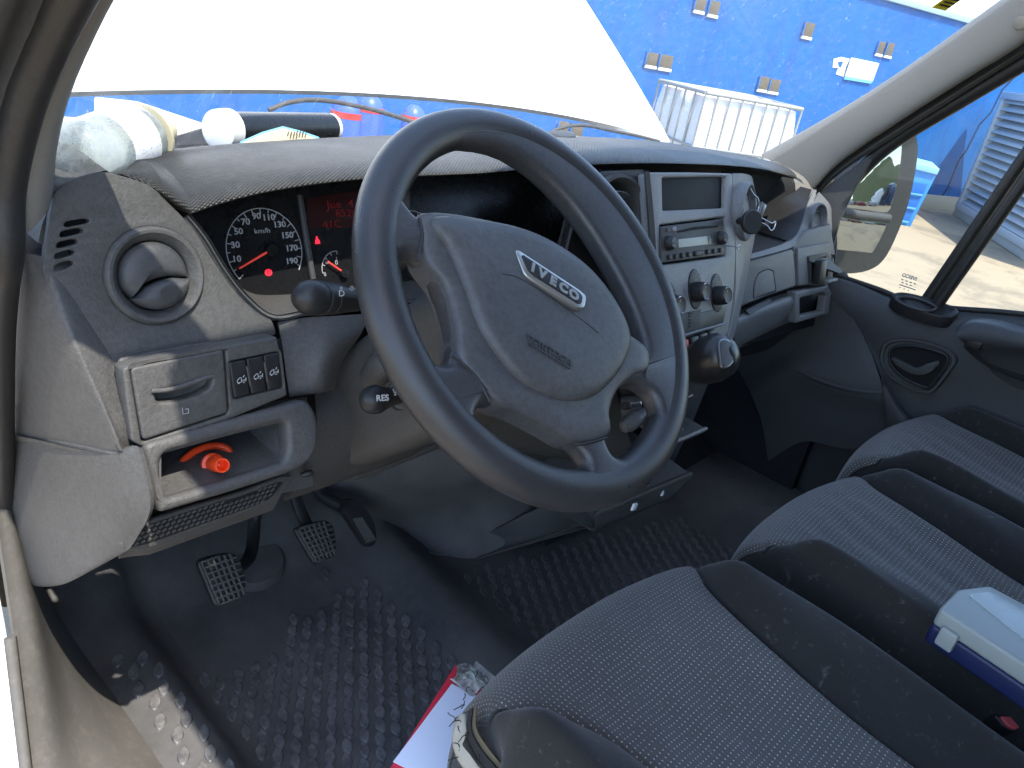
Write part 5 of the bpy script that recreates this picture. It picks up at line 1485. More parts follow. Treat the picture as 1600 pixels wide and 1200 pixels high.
# upper left stalk: light switch
p_end = at(481, 465, y=0.085); p_in = at(600, 470, y=0.12)
d_ = (p_in - p_end); L = d_.length
stl = lathe('light_stalk', p_end - d_.normalized() * 0.0, d_, [(-0.0135, 0.0), (-0.0128, .005), (-0.009, .0105), (-0.002, .0142), (0.006, .0152), (0.0135, .0150), (0.0145, .0142), (0.0155, .0150), (0.028, .0142), (0.0285, .0135), (0.029, .0142), (0.042, .0136), (0.043, .012), (0.07, .011), (0.075, 0)], M_black, col, 40)
lab(stl, 'black light switch stalk with round end')
LF = Frame(at(530, 462, y=0.085) + Vector((0, -0.0145, 0.006)), (-0.25, -0.85, 0.42))
ms = []
for txt, a, b, sz in (('-0-', 549, 451, .006), ('D', 533, 459, .0075), ('o', 532, 450, .005)):
    u, v = LF.uv(a, b); ms.append(text_on(LF, txt, u, v, sz, 0.0015, sx=1.0))
link('stalk_symbols', join(ms, 'stalk_symbols'), M_dimprint, stl, 0)
# lower left stalk: cruise control
p_end = at(582, 625, y=0.055); p_in = at(660, 612, y=0.13)
d_ = (p_in - p_end)
st2 = lathe('cruise_stalk', p_end, d_, [(-0.0125, 0.0), (-0.012, .005), (-0.008, .0098), (-0.001, .0130), (0.008, .0138), (0.012, .0128), (0.014, .0118), (0.03, .0112), (0.032, .0095), (0.07, .009), (0.072, 0)], M_black, col, 36)
lab(st2, 'black cruise control stalk marked RES')
LF2 = Frame(at(594, 622, y=0.055) + Vector((-0.003, -0.0135, 0.005)), (-0.3, -0.85, 0.4))
u, v = LF2.uv(597, 622); ms = [text_on(LF2, 'RES', u, v, 0.0078, 0.0012, bold=0.0002)]
u, v = LF2.uv(616, 612); ms.append(text_on(LF2, 'ON', u, v, 0.0045, 0.0012, rot=R(-80)))
link('stalk_lettering', join(ms, 'stalk_lettering'), M_print, st2, 0)
lathe('stalk_collar', at(630, 615, y=0.085), d_, [(0, .016), (.008, .021), (.02, .024), (.03, .024), (.03, 0)], M_rubber, col, 28)
tube('stalk_boot', catmull([at(585, 590, y=.13), at(600, 570, y=.11), at(625, 560, y=.10), at(650, 560, y=.11)], 5), 0.016, M_knee, col, 14)
# right side of the column: key, ring and wiper stalk
p_end = at(960, 678, y=0.05); p_in = at(1002, 648, y=0.05)
lathe('wiper_stalk', p_in, p_end - p_in, [(-0.03, .006), (0, .008), (0.012, .0115), (0.03, .0125), (0.042, .008), (0.045, 0)], M_pad, col, 24)
lathe('ignition_barrel', at(975, 640, y=0.09), (0.3, -.6, .3), [(0, .02), (.02, .02), (.024, .017), (.024, 0)], M_dark, col, 28)
key = thing('ignition_key', at(985, 632, y=0.06), 'key in the ignition seen through the wheel opening', 'key')
fbox('key_blade', Frame(at(990, 632, y=0.062), (-.3, -.8, .4)), 0, 0, 0, (0.026, 0.008, 0.003), M_chrome, key, 0.001)
fbox('key_head', Frame(at(978, 634, y=0.058), (-.3, -.8, .4)), 0, 0, 0, (0.014, 0.012, 0.006), M_black, key, 0.002)
# loose cable behind the wheel
cab = thing('cable_loop', at(930, 450, y=0.12), 'pale looped cable hanging below the round vent behind the wheel', 'cable')
tube('cable', catmull([at(905, 455, y=.11), at(918, 440, y=.105), at(927, 447, y=.105), at(922, 460, y=.105), at(932, 458, y=.10), at(938, 463, y=.10), at(930, 472, y=.10), at(942, 480, y=.10)], 6), 0.0012, M_panel, cab, 8)
lathe('plug', at(975, 470, y=.11), (0.1, -.8, .3), [(-.01, .024), (0, .024), (.006, .020), (.008, 0)], M_dark, cab, 28)

# ------------------------------------------------------------------ gear lever
gl_ = thing('gear_lever', at(1085, 600, y=0.06), 'black gear lever with glossy pear shaped knob and chrome cap', 'gear lever')
k0 = at(1070, 580, y=0.03); k1 = at(1140, 548, y=-0.035)
d_ = (k1 - k0).normalized(); Lk = (k1 - k0).length
M_knob = simple('worn_black_leather', (0.018, 0.017, 0.017), 0.3)
gk = lathe('knob', k0, k1 - k0, [(-0.012, .012), (0.0, .015), (Lk * .15, .022), (Lk * .38, .0305), (Lk * .62, .0335), (Lk * .82, .0310), (Lk * .95, .023), (Lk * 1.02, .011), (Lk * 1.04, 0)], M_knob, gl_, 40, 60)
K0 = k0 + d_ * (Lk * 0.66)
kp_ = at(1134, 553, t=(K0 - CAM).length - 0.012)
kn_ = (kp_ - K0).normalized()
capf = Frame(K0 + kn_ * 0.0325, kn_)
plate('chrome_cap', capf, [(1124, 533), (1136, 529), (1147, 540), (1148, 560), (1141, 572), (1129, 574), (1126, 560)], simple('dull_metal_trim', (0.22, 0.22, 0.23), 0.35, 0.7), gl_, t=.004, bev=.001, sm=3)
plate('gear_pattern_plate', capf, [(1126.5, 535), (1136, 531.5), (1145, 541.5), (1146, 559.5), (1140, 570), (1130.5, 572), (1128, 558)], M_dark, gl_, t=.002, bev=.0005, h=.0014, sm=3)
tube('lever', [k0 - d_ * .005, k0 + Vector((0.005, 0.04, -0.02)), k0 + Vector((0.01, 0.08, -0.03))], 0.0085, M_black, gl_, 12)
pillow('boot', Frame(k0 + Vector((0.012, 0.055, -0.025)), (0, -1, .3)), ell(0, 0, .05, .045, 28), [(1.1, -0.03), (1.0, -0.005), (.8, .006), (.55, .016), (.3, .03)], M_rubber, gl_, px=False)

# ------------------------------------------------------------------ pedals
def grid_pedal(label, corners, yy, arm):
    po = thing('pedal', at(*corners[0], y=yy), label, 'pedal', 'foot pedals')
    c = [at(a, b, y=yy - 0.0) for a, b in corners]
    mid = sum(c, Vector()) / len(c)
    n = Vector((-0.05, -0.80, 0.60))
    fr = Frame(mid, n)
    out = [fr.uv(a, b) for a, b in corners]
    rr = arc_round(out, 0.010)
    me = plate_mesh('pedal_pad', rr, [], 0.012, 0.003); me.transform(fr.mat())
    link('pedal_pad', me, M_rubber, po, 40)
    us = [p[0] for p in out]; vs = [p[1] for p in out]
    k = 0
    inner = [((p[0] - sum(us) / len(us)) * .90 + sum(us) / len(us), (p[1] - sum(vs) / len(vs)) * .90 + sum(vs) / len(vs)) for p in out]
    def width_at(v):
        xs = []
        for (x1, y1), (x2, y2) in zip(inner, inner[1:] + inner[:1]):
            if (y1 > v) != (y2 > v): xs.append(x1 + (x2 - x1) * (v - y1) / (y2 - y1))
        return (min(xs), max(xs)) if len(xs) >= 2 else None
    v0, v1 = min(p[1] for p in inner), max(p[1] for p in inner)
    for i in range(8):
        v = v0 + (v1 - v0) * (i + .15) / 7.3
        w = width_at(v)
        if w: fbox('pad_rib', fr, (w[0] + w[1]) / 2, v, 0.0035, (w[1] - w[0], 0.0030, 0.006), M_panel, po, 0.0008)
    lo_, hi_ = width_at(v0 + (v1 - v0) * .06), width_at(v1 - (v1 - v0) * .06)
    for i in range(6):
        t = (i + .2) / 5.4
        p, q = Vector((lo_[0] + (lo_[1] - lo_[0]) * t, v0 + (v1 - v0) * .03)), Vector((hi_[0] + (hi_[1] - hi_[0]) * t, v1 - (v1 - v0) * .03))
        d = q - p
        fbox('pad_rib', fr, (p.x + q.x) / 2, (p.y + q.y) / 2, 0.0034, (d.length, 0.0030, 0.006), M_panel, po, 0.0008, rz=math.atan2(d.y, d.x))
    tube('arm', catmull([mid - n.normalized() * .012] + [at(a, b, y=y_) for a, b, y_ in arm], 5), 0.011, M_black, po, 10, flat=0.6)
    return po
grid_pedal('black gridded clutch pedal nearest the door', [(306, 876), (330, 867), (362, 862), (374, 870), (385, 905), (384, 932), (345, 949), (335, 946)], 0.42, [(390, 870, .50), (400, 800, .56), (420, 720, .55)])
grid_pedal('black gridded brake pedal with dirty worn top', [(458, 826), (480, 817), (510, 812), (521, 820), (527, 850), (524, 868), (497, 882), (490, 880)], 0.44, [(470, 800, .50), (455, 740, .54), (460, 680, .52)])
ap = thing('pedal', at(555, 850, y=.50), 'black ribbed accelerator pedal beside the brake', 'pedal', 'foot pedals')
af = [at(524, 784, y=.45), at(548, 778, y=.47), at(572, 796, y=.46), at(586, 822, y=.45), at(586, 848, y=.45), at(572, 853, y=.45), at(556, 830, y=.45), at(540, 806, y=.45)]
APF = Frame(sum(af, Vector()) / len(af), (-.1, -.8, .55))
pillow('pedal_pad', APF, [(522, 786), (548, 779), (572, 796), (586, 822), (587, 848), (572, 854), (556, 832), (540, 808)], [(1, -.012), (1, 0), (.93, .004), (.5, .005)], M_black, ap, sm=3)
for k in range(6):
    t = k / 5
    a_, b_ = APF.uv(534 + 12 * t + 2, 786 + 0 * t), APF.uv(572 + 13 * t, 848 - 4 * t)
    c_, d_ = (a_[0] * .62 + b_[0] * .38, a_[1] * .62 + b_[1] * .38), b_
    fbox('pad_rib', APF, (c_[0] + d_[0]) / 2, (c_[1] + d_[1]) / 2, 0.005, (math.hypot(d_[0] - c_[0], d_[1] - c_[1]), .003, .006), M_panel, ap, .0008, rz=math.atan2(d_[1] - c_[1], d_[0] - c_[0]))
tube('arm', catmull([at(535, 792, y=.47), at(500, 770, y=.52), at(490, 730, y=.55)], 5), 0.012, M_black, ap, 10)
# round floor boot under the clutch
pbc = at(392, 884, z=.012)
pb = lathe('pedal_boot', (pbc.x, pbc.y, floor_z(pbc.x, pbc.y) - 0.012), (0, -.3, 1), [(0, .062), (.010, .060), (.016, .054), (.018, .03), (.020, 0)], M_mat, van, 40)

# ------------------------------------------------------------------ seats
def make_seat(name, label, xc, hw, yf, zt, seam_f, seam_b, back=0.60, taper=0.03):
    root = thing(name, (xc, yf - 0.25, 0.0), label, 'seat')
    prof = catmull([Vector((0, yf + 0.015, 0.12)), Vector((0, yf + 0.045, 0.20)), Vector((0, yf + 0.040, zt - .075)), Vector((0, yf + 0.005, zt - .022)), Vector((0, yf - 0.055, zt)),
                    Vector((0, yf - 0.18, zt - .002)), Vector((0, yf - 0.36, zt - .018)), Vector((0, yf - back, zt - .03))], 8)
    NVv = len(prof)
    i0 = 24                                   # where the front edge turns onto the top
    def P(u, j):
        p = prof[j]
        d = max(0, yf + 0.02 - p.y)          # distance behind the front edge
        fr_ = math.exp(-d / 0.07)
        w = hw * (1 - 0.10 * fr_)
        a = abs(u)
        z = p.z; y = p.y
        top = 1 - min(1, max(0, (yf - .01 - p.y) / 0.05)) if p.y > yf - 0.06 else 0
        k = (1 - top)
        us = SEAM(j)
        # bolsters rise beside the insert and roll off outside
        if a > us:
            q = (a - us) / max(1e-3, 1 - us)
            z += k * 0.036 * math.sin(min(1, q * 1.25) * math.pi * .62) * min(1, d / .10)
        z -= k * 0.010 * (1 - min(1, (a / us) ** 2)) * min(1, d / .12)
        z -= 0.011 * math.exp(-((a - us) / 0.022) ** 2) * (0.35 + 0.65 * k)
        if a > 0.84:
            e = (a - 0.84) / 0.16
            z -= 0.055 * e ** 2.2 * (0.3 + .7 * k)
            y -= 0.045 * e ** 2 * (1 - k)
        # slight curve of the front edge
        y -= 0.028 * (a ** 2.5) * math.exp(-d / .12)
        z += 0.0016 * math.sin(23 * u + 2.1 * j * .2) * k + 0.0022 * math.sin(5 * u - j * .35) * k
        return Vector((xc + u * w, y, z))
    def SEAM(j):
        d = max(0, yf + 0.0 - prof[j].y)
        return seam_b + (seam_f - seam_b) * math.exp(-(d / 0.085) ** 1.2)
    nI = 44
    rows = [[P(SEAM(j) * (-1 + 2 * i / (nI - 1)), j) for i in range(nI)] for j in range(NVv)]
    me = grid_mesh('seat_insert', rows); thicken(me, 0.006, (xc, yf - .2, 3))
    io = link('seat_insert', me, M_insert, root, 70)
    for sg in (-1, 1):
        nB = 22
        rows = []
        for j in range(NVv):
            s = SEAM(j); r_ = []
            for i in range(nB):
                r_.append(P(sg * (s + (1 - s) * i / (nB - 1)), j))
            e = r_[-1]
            for k in range(1, 7):
                r_.append(Vector((e.x + sg * (0.010 * math.sin(k * .5)), e.y, max(0.08, e.z - (e.z - 0.08) * k / 6))))
            if sg < 0: r_ = r_[::-1]
            rows.append(r_)
        me = grid_mesh('side_bolster', rows); thicken(me, 0.006, (xc + sg * .6, yf - .2, 1.5))
        link('side_bolster', me, M_bolster, root, 70)
        pipe = [P(sg * SEAM(j), j) + Vector((0, 0, 0.0005)) for j in range(6, NVv)]
        tube('seam_piping', pipe, 0.0022, M_bolster, root, 6)
    box('seat_base', (xc, yf - .30, .10), (hw * 1.7, .5, .19), M_black, root, bev=.02)
    # backrest behind the picture's edge
    rows = []
    for j in range(10):
        t = j / 9
        rows.append([Vector((xc + hw * 1.0 * (-1 + 2 * i / 12), yf - back - .04 - .16 * t + .045 * abs(-1 + i / 6) ** 2, zt - .04 + .62 * t)) for i in range(13)])
    me = grid_mesh('backrest', rows); thicken(me, .1, (xc, yf + 1, 1)); link('backrest', me, M_bolster, root, 60)
    return root
drv = make_seat('driver_seat', 'driver seat in grey patterned fabric with torn charcoal side bolster', -0.315, 0.24, -0.075, 0.365, 0.93, 0.53, taper=.03)
mids = make_seat('passenger_seat', 'middle passenger seat in grey patterned fabric, white box lying on it', 0.175, 0.215, -0.13, 0.385, 0.90, 0.50)
outs = make_seat('passenger_seat', 'outer passenger seat in grey fabric against the passenger door', 0.60, 0.205, -0.13, 0.40, 0.92, 0.60)

# torn corner of the driver's left bolster: foam, bare tape and threads
M_foam = simple('pale_foam', (0.36, 0.33, 0.27), 0.95, spec=0.1)
M_frayed = simple('frayed_black_thread', (0.012, 0.012, 0.012), 0.8)
TF = Frame((-0.530, -0.14, 0.325), (-0.75, -0.30, 0.6))
def tz(px, py, h=0): return at(px, py, x=None, y=None, z=None, t=None) if False else TF.hit(px, py, h)
fo = pillow('exposed_foam', TF, [(716, 1118), (728, 1116), (732, 1140), (724, 1160), (736, 1180), (756, 1205), (740, 1212), (718, 1190), (708, 1160), (710, 1134)], [(1, -.02), (1, .003), (.8, .007), (.4, .008)], M_foam, drv, sm=4)
M_tape = simple('brown_tape', (0.09, 0.07, 0.04), 0.6)
loft('torn_edge', [[TF.hit(a, b, .008) for a, b in [(738, 1106), (736, 1140), (752, 1172), (780, 1205)]], [TF.hit(a, b, .010) for a, b in [(744, 1104), (744, 1138), (762, 1168), (792, 1205)]]], M_tape, drv, 20, 3, .002)
loft('torn_edge', [[TF.hit(a, b, .009) for a, b in [(732, 1110), (729, 1140), (742, 1176), (766, 1210)]], [TF.hit(a, b, .011) for a, b in [(738, 1106), (736, 1140), (752, 1172), (780, 1205)]]], M_frayed, drv, 20, 3, .002)
for k in range(16):
    a, b = random.choice([(716, 1116), (722, 1104), (734, 1078), (744, 1060), (712, 1130), (730, 1150), (720, 1180), (748, 1180), (728, 1090), (716, 1122)])
    a += random.uniform(-5, 5); b += random.uniform(-7, 7)
    p = TF.hit(a, b, .008)
    pts = [p]
    d = Vector((random.uniform(-1, .6), random.uniform(-1, 1), random.uniform(-.3, .6))).normalized()
    for q in range(4):
        d = (d + Vector((random.uniform(-.7, .7), random.uniform(-.7, .7), random.uniform(-.6, .4)))).normalized()
        pts.append(pts[-1] + d * random.uniform(.002, .004))
    tube('loose_thread', catmull(pts, 3), .0005, M_frayed, drv, 5)

# buckles between driver and middle seat
def buckle(label, pts, z):
    b = thing('seat_belt_buckle', at(*pts[0], z=z - .06), label, 'buckle', 'seat belt buckles')
    fr = Frame(at(*pts[0], z=z), (-.25, -.35, .9), up=(0.2, 1, 0))
    c = [fr.uv(a, b_) for a, b_ in pts]
    cx, cy = sum(p[0] for p in c) / len(c), sum(p[1] for p in c) / len(c)
    plate('housing', fr, [((p[0] - cx) * 1.25 + cx, (p[1] - cy) * 1.35 + cy) for p in c], M_black, b, t=.05, bev=.003, px=False, rnd=.004)
    plate('release_button', fr, c, simple('faded_red_plastic', (0.62, 0.10, 0.10), .4), b, t=.008, bev=.002, h=.004, px=False, rnd=.003)
    return b
buckle('pale red seat belt buckle nearer the white box', [(1546, 1084), (1556, 1082), (1566, 1090), (1610, 1098), (1610, 1108), (1564, 1100), (1549, 1092)], .36)
bb = buckle('red seat belt buckle with chrome tip nearer the driver seat', [(1560, 1120), (1592, 1120), (1596, 1134), (1584, 1142), (1572, 1136)], .355)

# ------------------------------------------------------------------ loose things in the cab
# red tow eye in the pocket
tow = thing('towing_eye', PE.hit(335, 735, -.02), 'bright orange red screw plug with round handle lying in the open pocket', 'towing eye')
tz0 = at(352, 728, y=0.105); td = Vector((0.55, -0.8, 0.02))
lathe('barrel', at(330, 724, y=0.145), at(352, 728, y=0.105) - at(330, 724, y=0.145), [(-.004, .006), (0, .0098), (.003, .0100), (.006, .0098), (.007, .0070), (.036, .0068), (.038, .0062), (.038, .0052), (.028, .0050), (.030, 0)], M_orange, tow, 28)
lc_ = at(322, 722, y=0.155)
tube('handle', [lc_ + Vector((.024 * math.cos(t), .010 * math.sin(t), .010 * math.sin(t + .3))) for t in [2 * math.pi * k / 28 for k in range(28)]], .0036, M_orange, tow, 10, closed=True)
box('lug', at(343, 719, y=.125), (.006, .012, .006), M_orange, tow, bev=.0015)

# water bottle in the windscreen corner
M_pet = clear('clear_bottle_plastic', (0.90, 0.97, 0.95), 1.0, 0.30, 30, dcol=(.9, .92, .88))  # milky film whitens the plastic to paint in a sunlit look
bot = thing('water_bottle', at(150, 262, y=.30), 'clear plastic water bottle with white label lying in the windscreen corner', 'bottle')
b0_ = at(108, 252, y=.255); b1_ = at(250, 203, y=.33)
d_ = b1_ - b0_; L = d_.length
bt = lathe('bottle_body', b0_, d_, [(0, .010), (.002, .022), (.008, .0285), (.02, .0300), (.026, .0288), (.032, .0300), (L * .66, .0300), (L * .74, .0285), (L * .84, .020), (L * .90, .0135), (L * .93, .013)], M_pet, bot, 36, 60)
s_ = NT('printed_bottle_label'); p_ = s_.pos()
mp_ = s_.n('ShaderNodeMapping'); mp_.inputs['Scale'].default_value = (500, 500, 900); s_.l(p_, mp_.inputs[0])
c_ = s_.mix(s_.ramp(s_.noise(1.2, 2, .5, mp_.outputs[0]), [(.60, (0, 0, 0)), (.63, (1, 1, 1))]), (.80, .80, .80), (.20, .28, .55))
s_.bsdf(c_, .4); M_label = s_.m
lathe('label', b0_ + d_.normalized() * .045, d_, [(0, .0302), (.0, .0305), (L * .64 - .045, .0305), (L * .64 - .045, .0302)], M_label, bot, 36, 60)
M_cap = simple('cream_cap', (.62, .55, .38), .5)
lathe('cap', b0_ + d_ * .915, d_, [(0, .0155), (.003, .016), (.016, .0152), (.018, .013), (.018, 0)], M_cap, bot, 28)
lathe('neck_band', b0_ + d_ * .80, d_, [(0, .0285), (.003, .0285), (.008, .024), (.012, .0225)], M_cap, bot, 28)

# roll with white flanges and a folded card on the dash top
rl_ = thing('film_roll', at(430, 225, y=.40), 'black film roll with white round ends on the dash top behind a folded card', 'roll')
c0_ = at(350, 203, y=.42); c1_ = at(512, 200, y=.50)
d_ = c1_ - c0_; L = d_.length
lathe('core', c0_, d_, [(0, .020), (L, .020), (L, 0)], M_gloss, rl_, 28)
lathe('end_flange', c0_ - d_.normalized() * .012, d_, [(0, .018), (.002, .0225), (.020, .0235), (.022, .02), (.022, 0)], M_white, rl_, 32)
lathe('end_flange', c1_ - d_.normalized() * .008, d_, [(0, .018), (.002, .0185), (.016, .0195), (.018, .017), (.018, 0)], M_white, rl_, 32)
card = thing('folded_card', at(430, 226, y=.38), 'beige card with blue border bent over the dash top', 'card')
KB = Frame(at(440, 214, y=.385), (0, -.92, .38))
M_cardb = simple('pale_blue_card_edge', (.20, .42, .50), .6); M_cardc = simple('beige_card', (.55, .47, .33), .6)
plate('border', KB, [(374, 229), (376, 221), (410, 206), (442, 197), (470, 204), (499, 214), (498, 224), (440, 228)], M_cardb, card, t=.002, bev=.0003)
plate('sheet', KB, [(376, 231), (380, 223), (412, 209), (442, 200.5), (468, 207), (494, 216), (494, 225), (440, 229)], M_cardc, card, t=.001, bev=.0002, h=.0012)
ms = []
for k, (a, b) in enumerate(((448, 213), (452, 217), (462, 211), (466, 215))):
    u, v = KB.uv(a, b)
    for q in range(3): ms += strip_mesh(KB, [(u + .004 * q, v), (u + .004 * q + .0025, v + .005)], .0012, .0018)
link('card_print', join(ms, 'card_print'), M_panel, card, 0)

# phone holder magnet and binder clip on the vent
ph = thing('phone_magnet', WF.P(0.01, -.03, .03), 'round black phone magnet clipped to the vent beside the shelf', 'phone holder')
pmf = Frame(at(1176, 349, y=0.085), (-.35, -.88, .3))
u, v = pmf.uv(1176, 347)
lathe('magnet_disc', pmf.P(u, v), pmf.n, [(-.008, .016), (-.006, .0185), (0, .0190), (.002, .0175), (.002, 0)], M_black, ph, 36)
tube('stem', [pmf.P(u, v, -.008), pmf.P(u + .004, v + .006, -.05)], .006, M_black, ph, 10)
bc = thing('binder_clip', at(1195, 345, y=.11), 'black binder clip with bent wire handles beside the phone magnet', 'binder clip')
bcf = Frame(at(1192, 330, y=.11), (-.35, -.9, .2))
plate('clip_body', bcf, [(1186, 334), (1192, 315), (1198, 321), (1191, 341)], simple('brushed_clip_steel', (.35, .36, .38), .3, .8), bc, t=.012, bev=.001)
tube('clip_handle', catmull([bcf.hit(a, b, .004) for a, b in [(1189, 340), (1198, 345), (1207, 349), (1211, 346), (1211, 352), (1208, 359), (1204, 360), (1199, 353), (1190, 348)]], 5), .0011, M_chrome, bc, 8)
tube('clip_handle', catmull([bcf.hit(a, b, -.004) for a, b in [(1172, 294), (1178, 304), (1184, 310), (1186, 322), (1183, 332)]], 5), .0011, M_chrome, bc, 8)

# white and navy case on the middle seat
cs = thing('plastic_case', at(1530, 990, z=.40), 'white lidded plastic case with navy base lying on the middle seat', 'case')
CZ = Frame(at(1500, 960, z=.462), (0, 0, 1), up=(0, 1, 0))
lidp = [(1468, 950), (1497, 920), (1546, 914), (1680, 985), (1680, 1090), (1590, 1030)]
M_lid = NT('frosted_white_lid')
b_ = M_lid.bsdf((.46, .50, .48), .35, trans=.35, bump=M_lid.noise(60, 3, .6, M_lid.pos()), bstr=.1); M_lid = M_lid.m
M_navy = simple('navy_plastic', (.012, .018, .07), .35)
plate('lid', CZ, lidp, M_lid, cs, t=.024, bev=.004, rnd=.006)
CN = Frame(CZ.P(0, 0, -.024), (0, 0, 1), up=(0, 1, 0))
uvl = [CZ.uv(a, b) for a, b in lidp]
plate('base', CN, [(u * 1.0, v) for u, v in uvl], M_navy, cs, t=.026, bev=.004, rnd=.006, px=False)
uvi = [CZ.uv(a, b) for a, b in [(1512, 930), (1545, 925), (1680, 998), (1680, 1050), (1600, 1000)]]
plate('lid_window', CZ, uvi, simple('pale_green_panel', (.42, .48, .47), .25), cs, t=.002, bev=.0005, h=.0015, px=False, rnd=.004)
e0, e1 = CZ.uv(1468, 950), CZ.uv(1590, 1030)
for t in (.22,):
    q = (e0[0] * (1 - t) + e1[0] * t, e0[1] * (1 - t) + e1[1] * t)
    fbox('latch', CZ, q[0] - .002, q[1] - .002, -.028, (.020, .009, .026), M_lid, cs, .003, rz=math.atan2(e1[1] - e0[1], e1[0] - e0[0]))

# red folder with white paper and a wrapper, shoved under the driver seat
fd = thing('paper_folder', at(660, 1150, z=.02), 'red folder with white paper in clear film sticking out under the driver seat', 'folder')
FZ = Frame(at(680, 1100, z=.13), (-.25, -.1, .95), up=(0, 1, 0))
M_folder = simple('red_card', (.65, .03, .06), .5); M_paper = simple('white_paper', (.70, .73, .86), .55)
plate('cover', FZ, [(712, 1038), (740, 1046), (830, 1090), (760, 1260), (600, 1215)], M_folder, fd, t=.012, bev=.001)
plate('paper', FZ, [(706, 1068), (742, 1086), (828, 1110), (756, 1260), (614, 1190)], M_paper, fd, t=.002, bev=.0004, h=.003)
wr = thing('clear_wrapper', at(730, 1070, z=.13), 'crumpled frosted plastic wrapper on top of the red folder', 'wrapper')
M_wrap = clear('frosted_film', (.9, .9, .9), 1.0, .75, 25, dcol=(.72, .71, .69))
rows = []
for j in range(9):
    for_row = []
    for i in range(9):
        a = 702 + (744 - 702) * i / 8 + 36 * j / 8 * .9 - 0; b = 1060 - 24 * i / 8 + 30 * j / 8 * .9 + 4 * math.sin(i * 1.3)
        for_row.append(FZ.hit(a, b, .008 + .005 * math.sin(i * 1.7 + j * 1.1) * math.cos(j * .9)))
    rows.append(for_row)
me = grid_mesh('film', rows); thicken(me, .0006, CAM); link('film', me, M_wrap, wr, 30)
rows = []
for j in range(7):
    rows.append([FZ.hit(714 + 50 * i / 8 + random.uniform(-3, 3), 1040 - 10 * math.sin(i * .5) + j * 4 + 18 * i / 8, .012 + random.uniform(-.006, .008)) for i in range(9)])
me = grid_mesh('film', rows); thicken(me, .0006, CAM); link('film', me, M_pet, wr, 0)

# ------------------------------------------------------------------ the yard outside
GZ = -0.65
def mat_ground():
    s = NT('sandy_concrete'); p = s.pos()
    c = s.mix(s.noise(.35, 5, .6, p), (.24, .18, .115), (.36, .285, .19))
    c = s.mix(s.math('MULTIPLY', s.ramp(s.noise(1.1, 5, .65, p, .4), [(.50, (0, 0, 0)), (.62, (1, 1, 1))]), .8), c, (.15, .12, .085))
    c = s.mix(s.math('MULTIPLY', s.noise(30, 5, .7, p), .35), c, (.5, .45, .36))
    s.bsdf(c, .9, spec=.2, bump=s.noise(25, 6, .7, p), bstr=.5, bdist=.02)
    return s.m
rows = [[Vector((-300 + 700 * i / 40, -420 + 700 * j / 40, GZ)) for i in range(41)] for j in range(41)]
me = grid_mesh('ground', rows); thicken(me, 0, (0, 0, 50))
gr = link('ground', me, mat_ground()); tag(gr, 'pale sandy concrete yard', kind='structure')

def mat_blue():
    s = NT('weathered_blue_paint'); p = s.pos()
    c = s.mix(s.noise(1.2, 5, .6, p), (.006, .085, .31), (.011, .135, .41))
    mp = s.n('ShaderNodeMapping'); mp.inputs['Scale'].default_value = (2.2, 2.2, .35); s.l(p, mp.inputs[0])
    c = s.mix(s.math('MULTIPLY', s.ramp(s.noise(3, 4, .6, mp.outputs[0]), [(.50, (0, 0, 0)), (.75, (1, 1, 1))]), .5), c, (.02, .06, .2))
    c = s.mix(s.ramp(s.noise(5, 6, .75, p, .8), [(.71, (0, 0, 0)), (.73, (1, 1, 1))]), c, (.45, .52, .60))
    c = s.mix(s.math('MULTIPLY', s.ramp(s.noise(20, 3, .5, p), [(.70, (0, 0, 0)), (.73, (1, 1, 1))]), .5), c, (.35, .45, .6))
    s.bsdf(c, .75, spec=.25, bump=s.noise(60, 5, .7, p), bstr=.3, bdist=.01)
    return s.m
M_blue = mat_blue()
WL = Frame((13.36, 3.28, 0.0), (-.306, -.952, 0))
ztop = (WL.uv(1380, 0)[1] + WL.uv(1510, 35)[1]) / 2
bw = box('wall', WL.P(-6, (ztop + GZ) / 2, -.15), (44, .30, ztop - GZ), M_blue, None, rot=Matrix(((WL.a.x, -WL.n.x, 0), (WL.a.y, -WL.n.y, 0), (0, 0, 1))))
bw.name = 'factory_wall'
tag(bw, 'tall blue painted yard wall with small brown openings', 'wall')
cop = fbox('coping', WL, -6, ztop + .04, -.15, (44.2, .09, .40), simple('pale_blue_coping', (.30, .42, .50), .7), bw, .01)
fbox('plinth', WL, -6, GZ + .12, .012, (44, .24, .03), simple('cream_plinth', (.5, .43, .32), .8), bw, .004)
M_open = simple('rusty_opening', (.115, .095, .065), .95)
M_sillw = simple('white_ledge', (.62, .64, .64), .8)
quads = [((1010, 81), (1028, 83.5), (1025, 106), (1008, 102)), ((1031, 84), (1051, 88), (1048, 110), (1028, 106)), ((1187, 118.5), (1202, 121), (1198, 143), (1182, 139.5)), ((1204, 122), (1220, 126), (1214, 146), (1199, 143)),
         ((1086, -2), (1103, -1), (1100, 20), (1083, 17)), ((1106, -1), (1125, 3), (1120, 28), (1108, 22)), ((1255, 36), (1272, 34), (1269, 60), (1253, 58)), ((1371, 66), (1384, 64), (1378, 86), (1367, 85)), ((1386, 65), (1397, 69), (1392, 90), (1381, 87)),
         ((873, 189), (888, 190), (886, 212), (870, 210)), ((893, 192), (912, 195), (908, 214), (890, 213))]
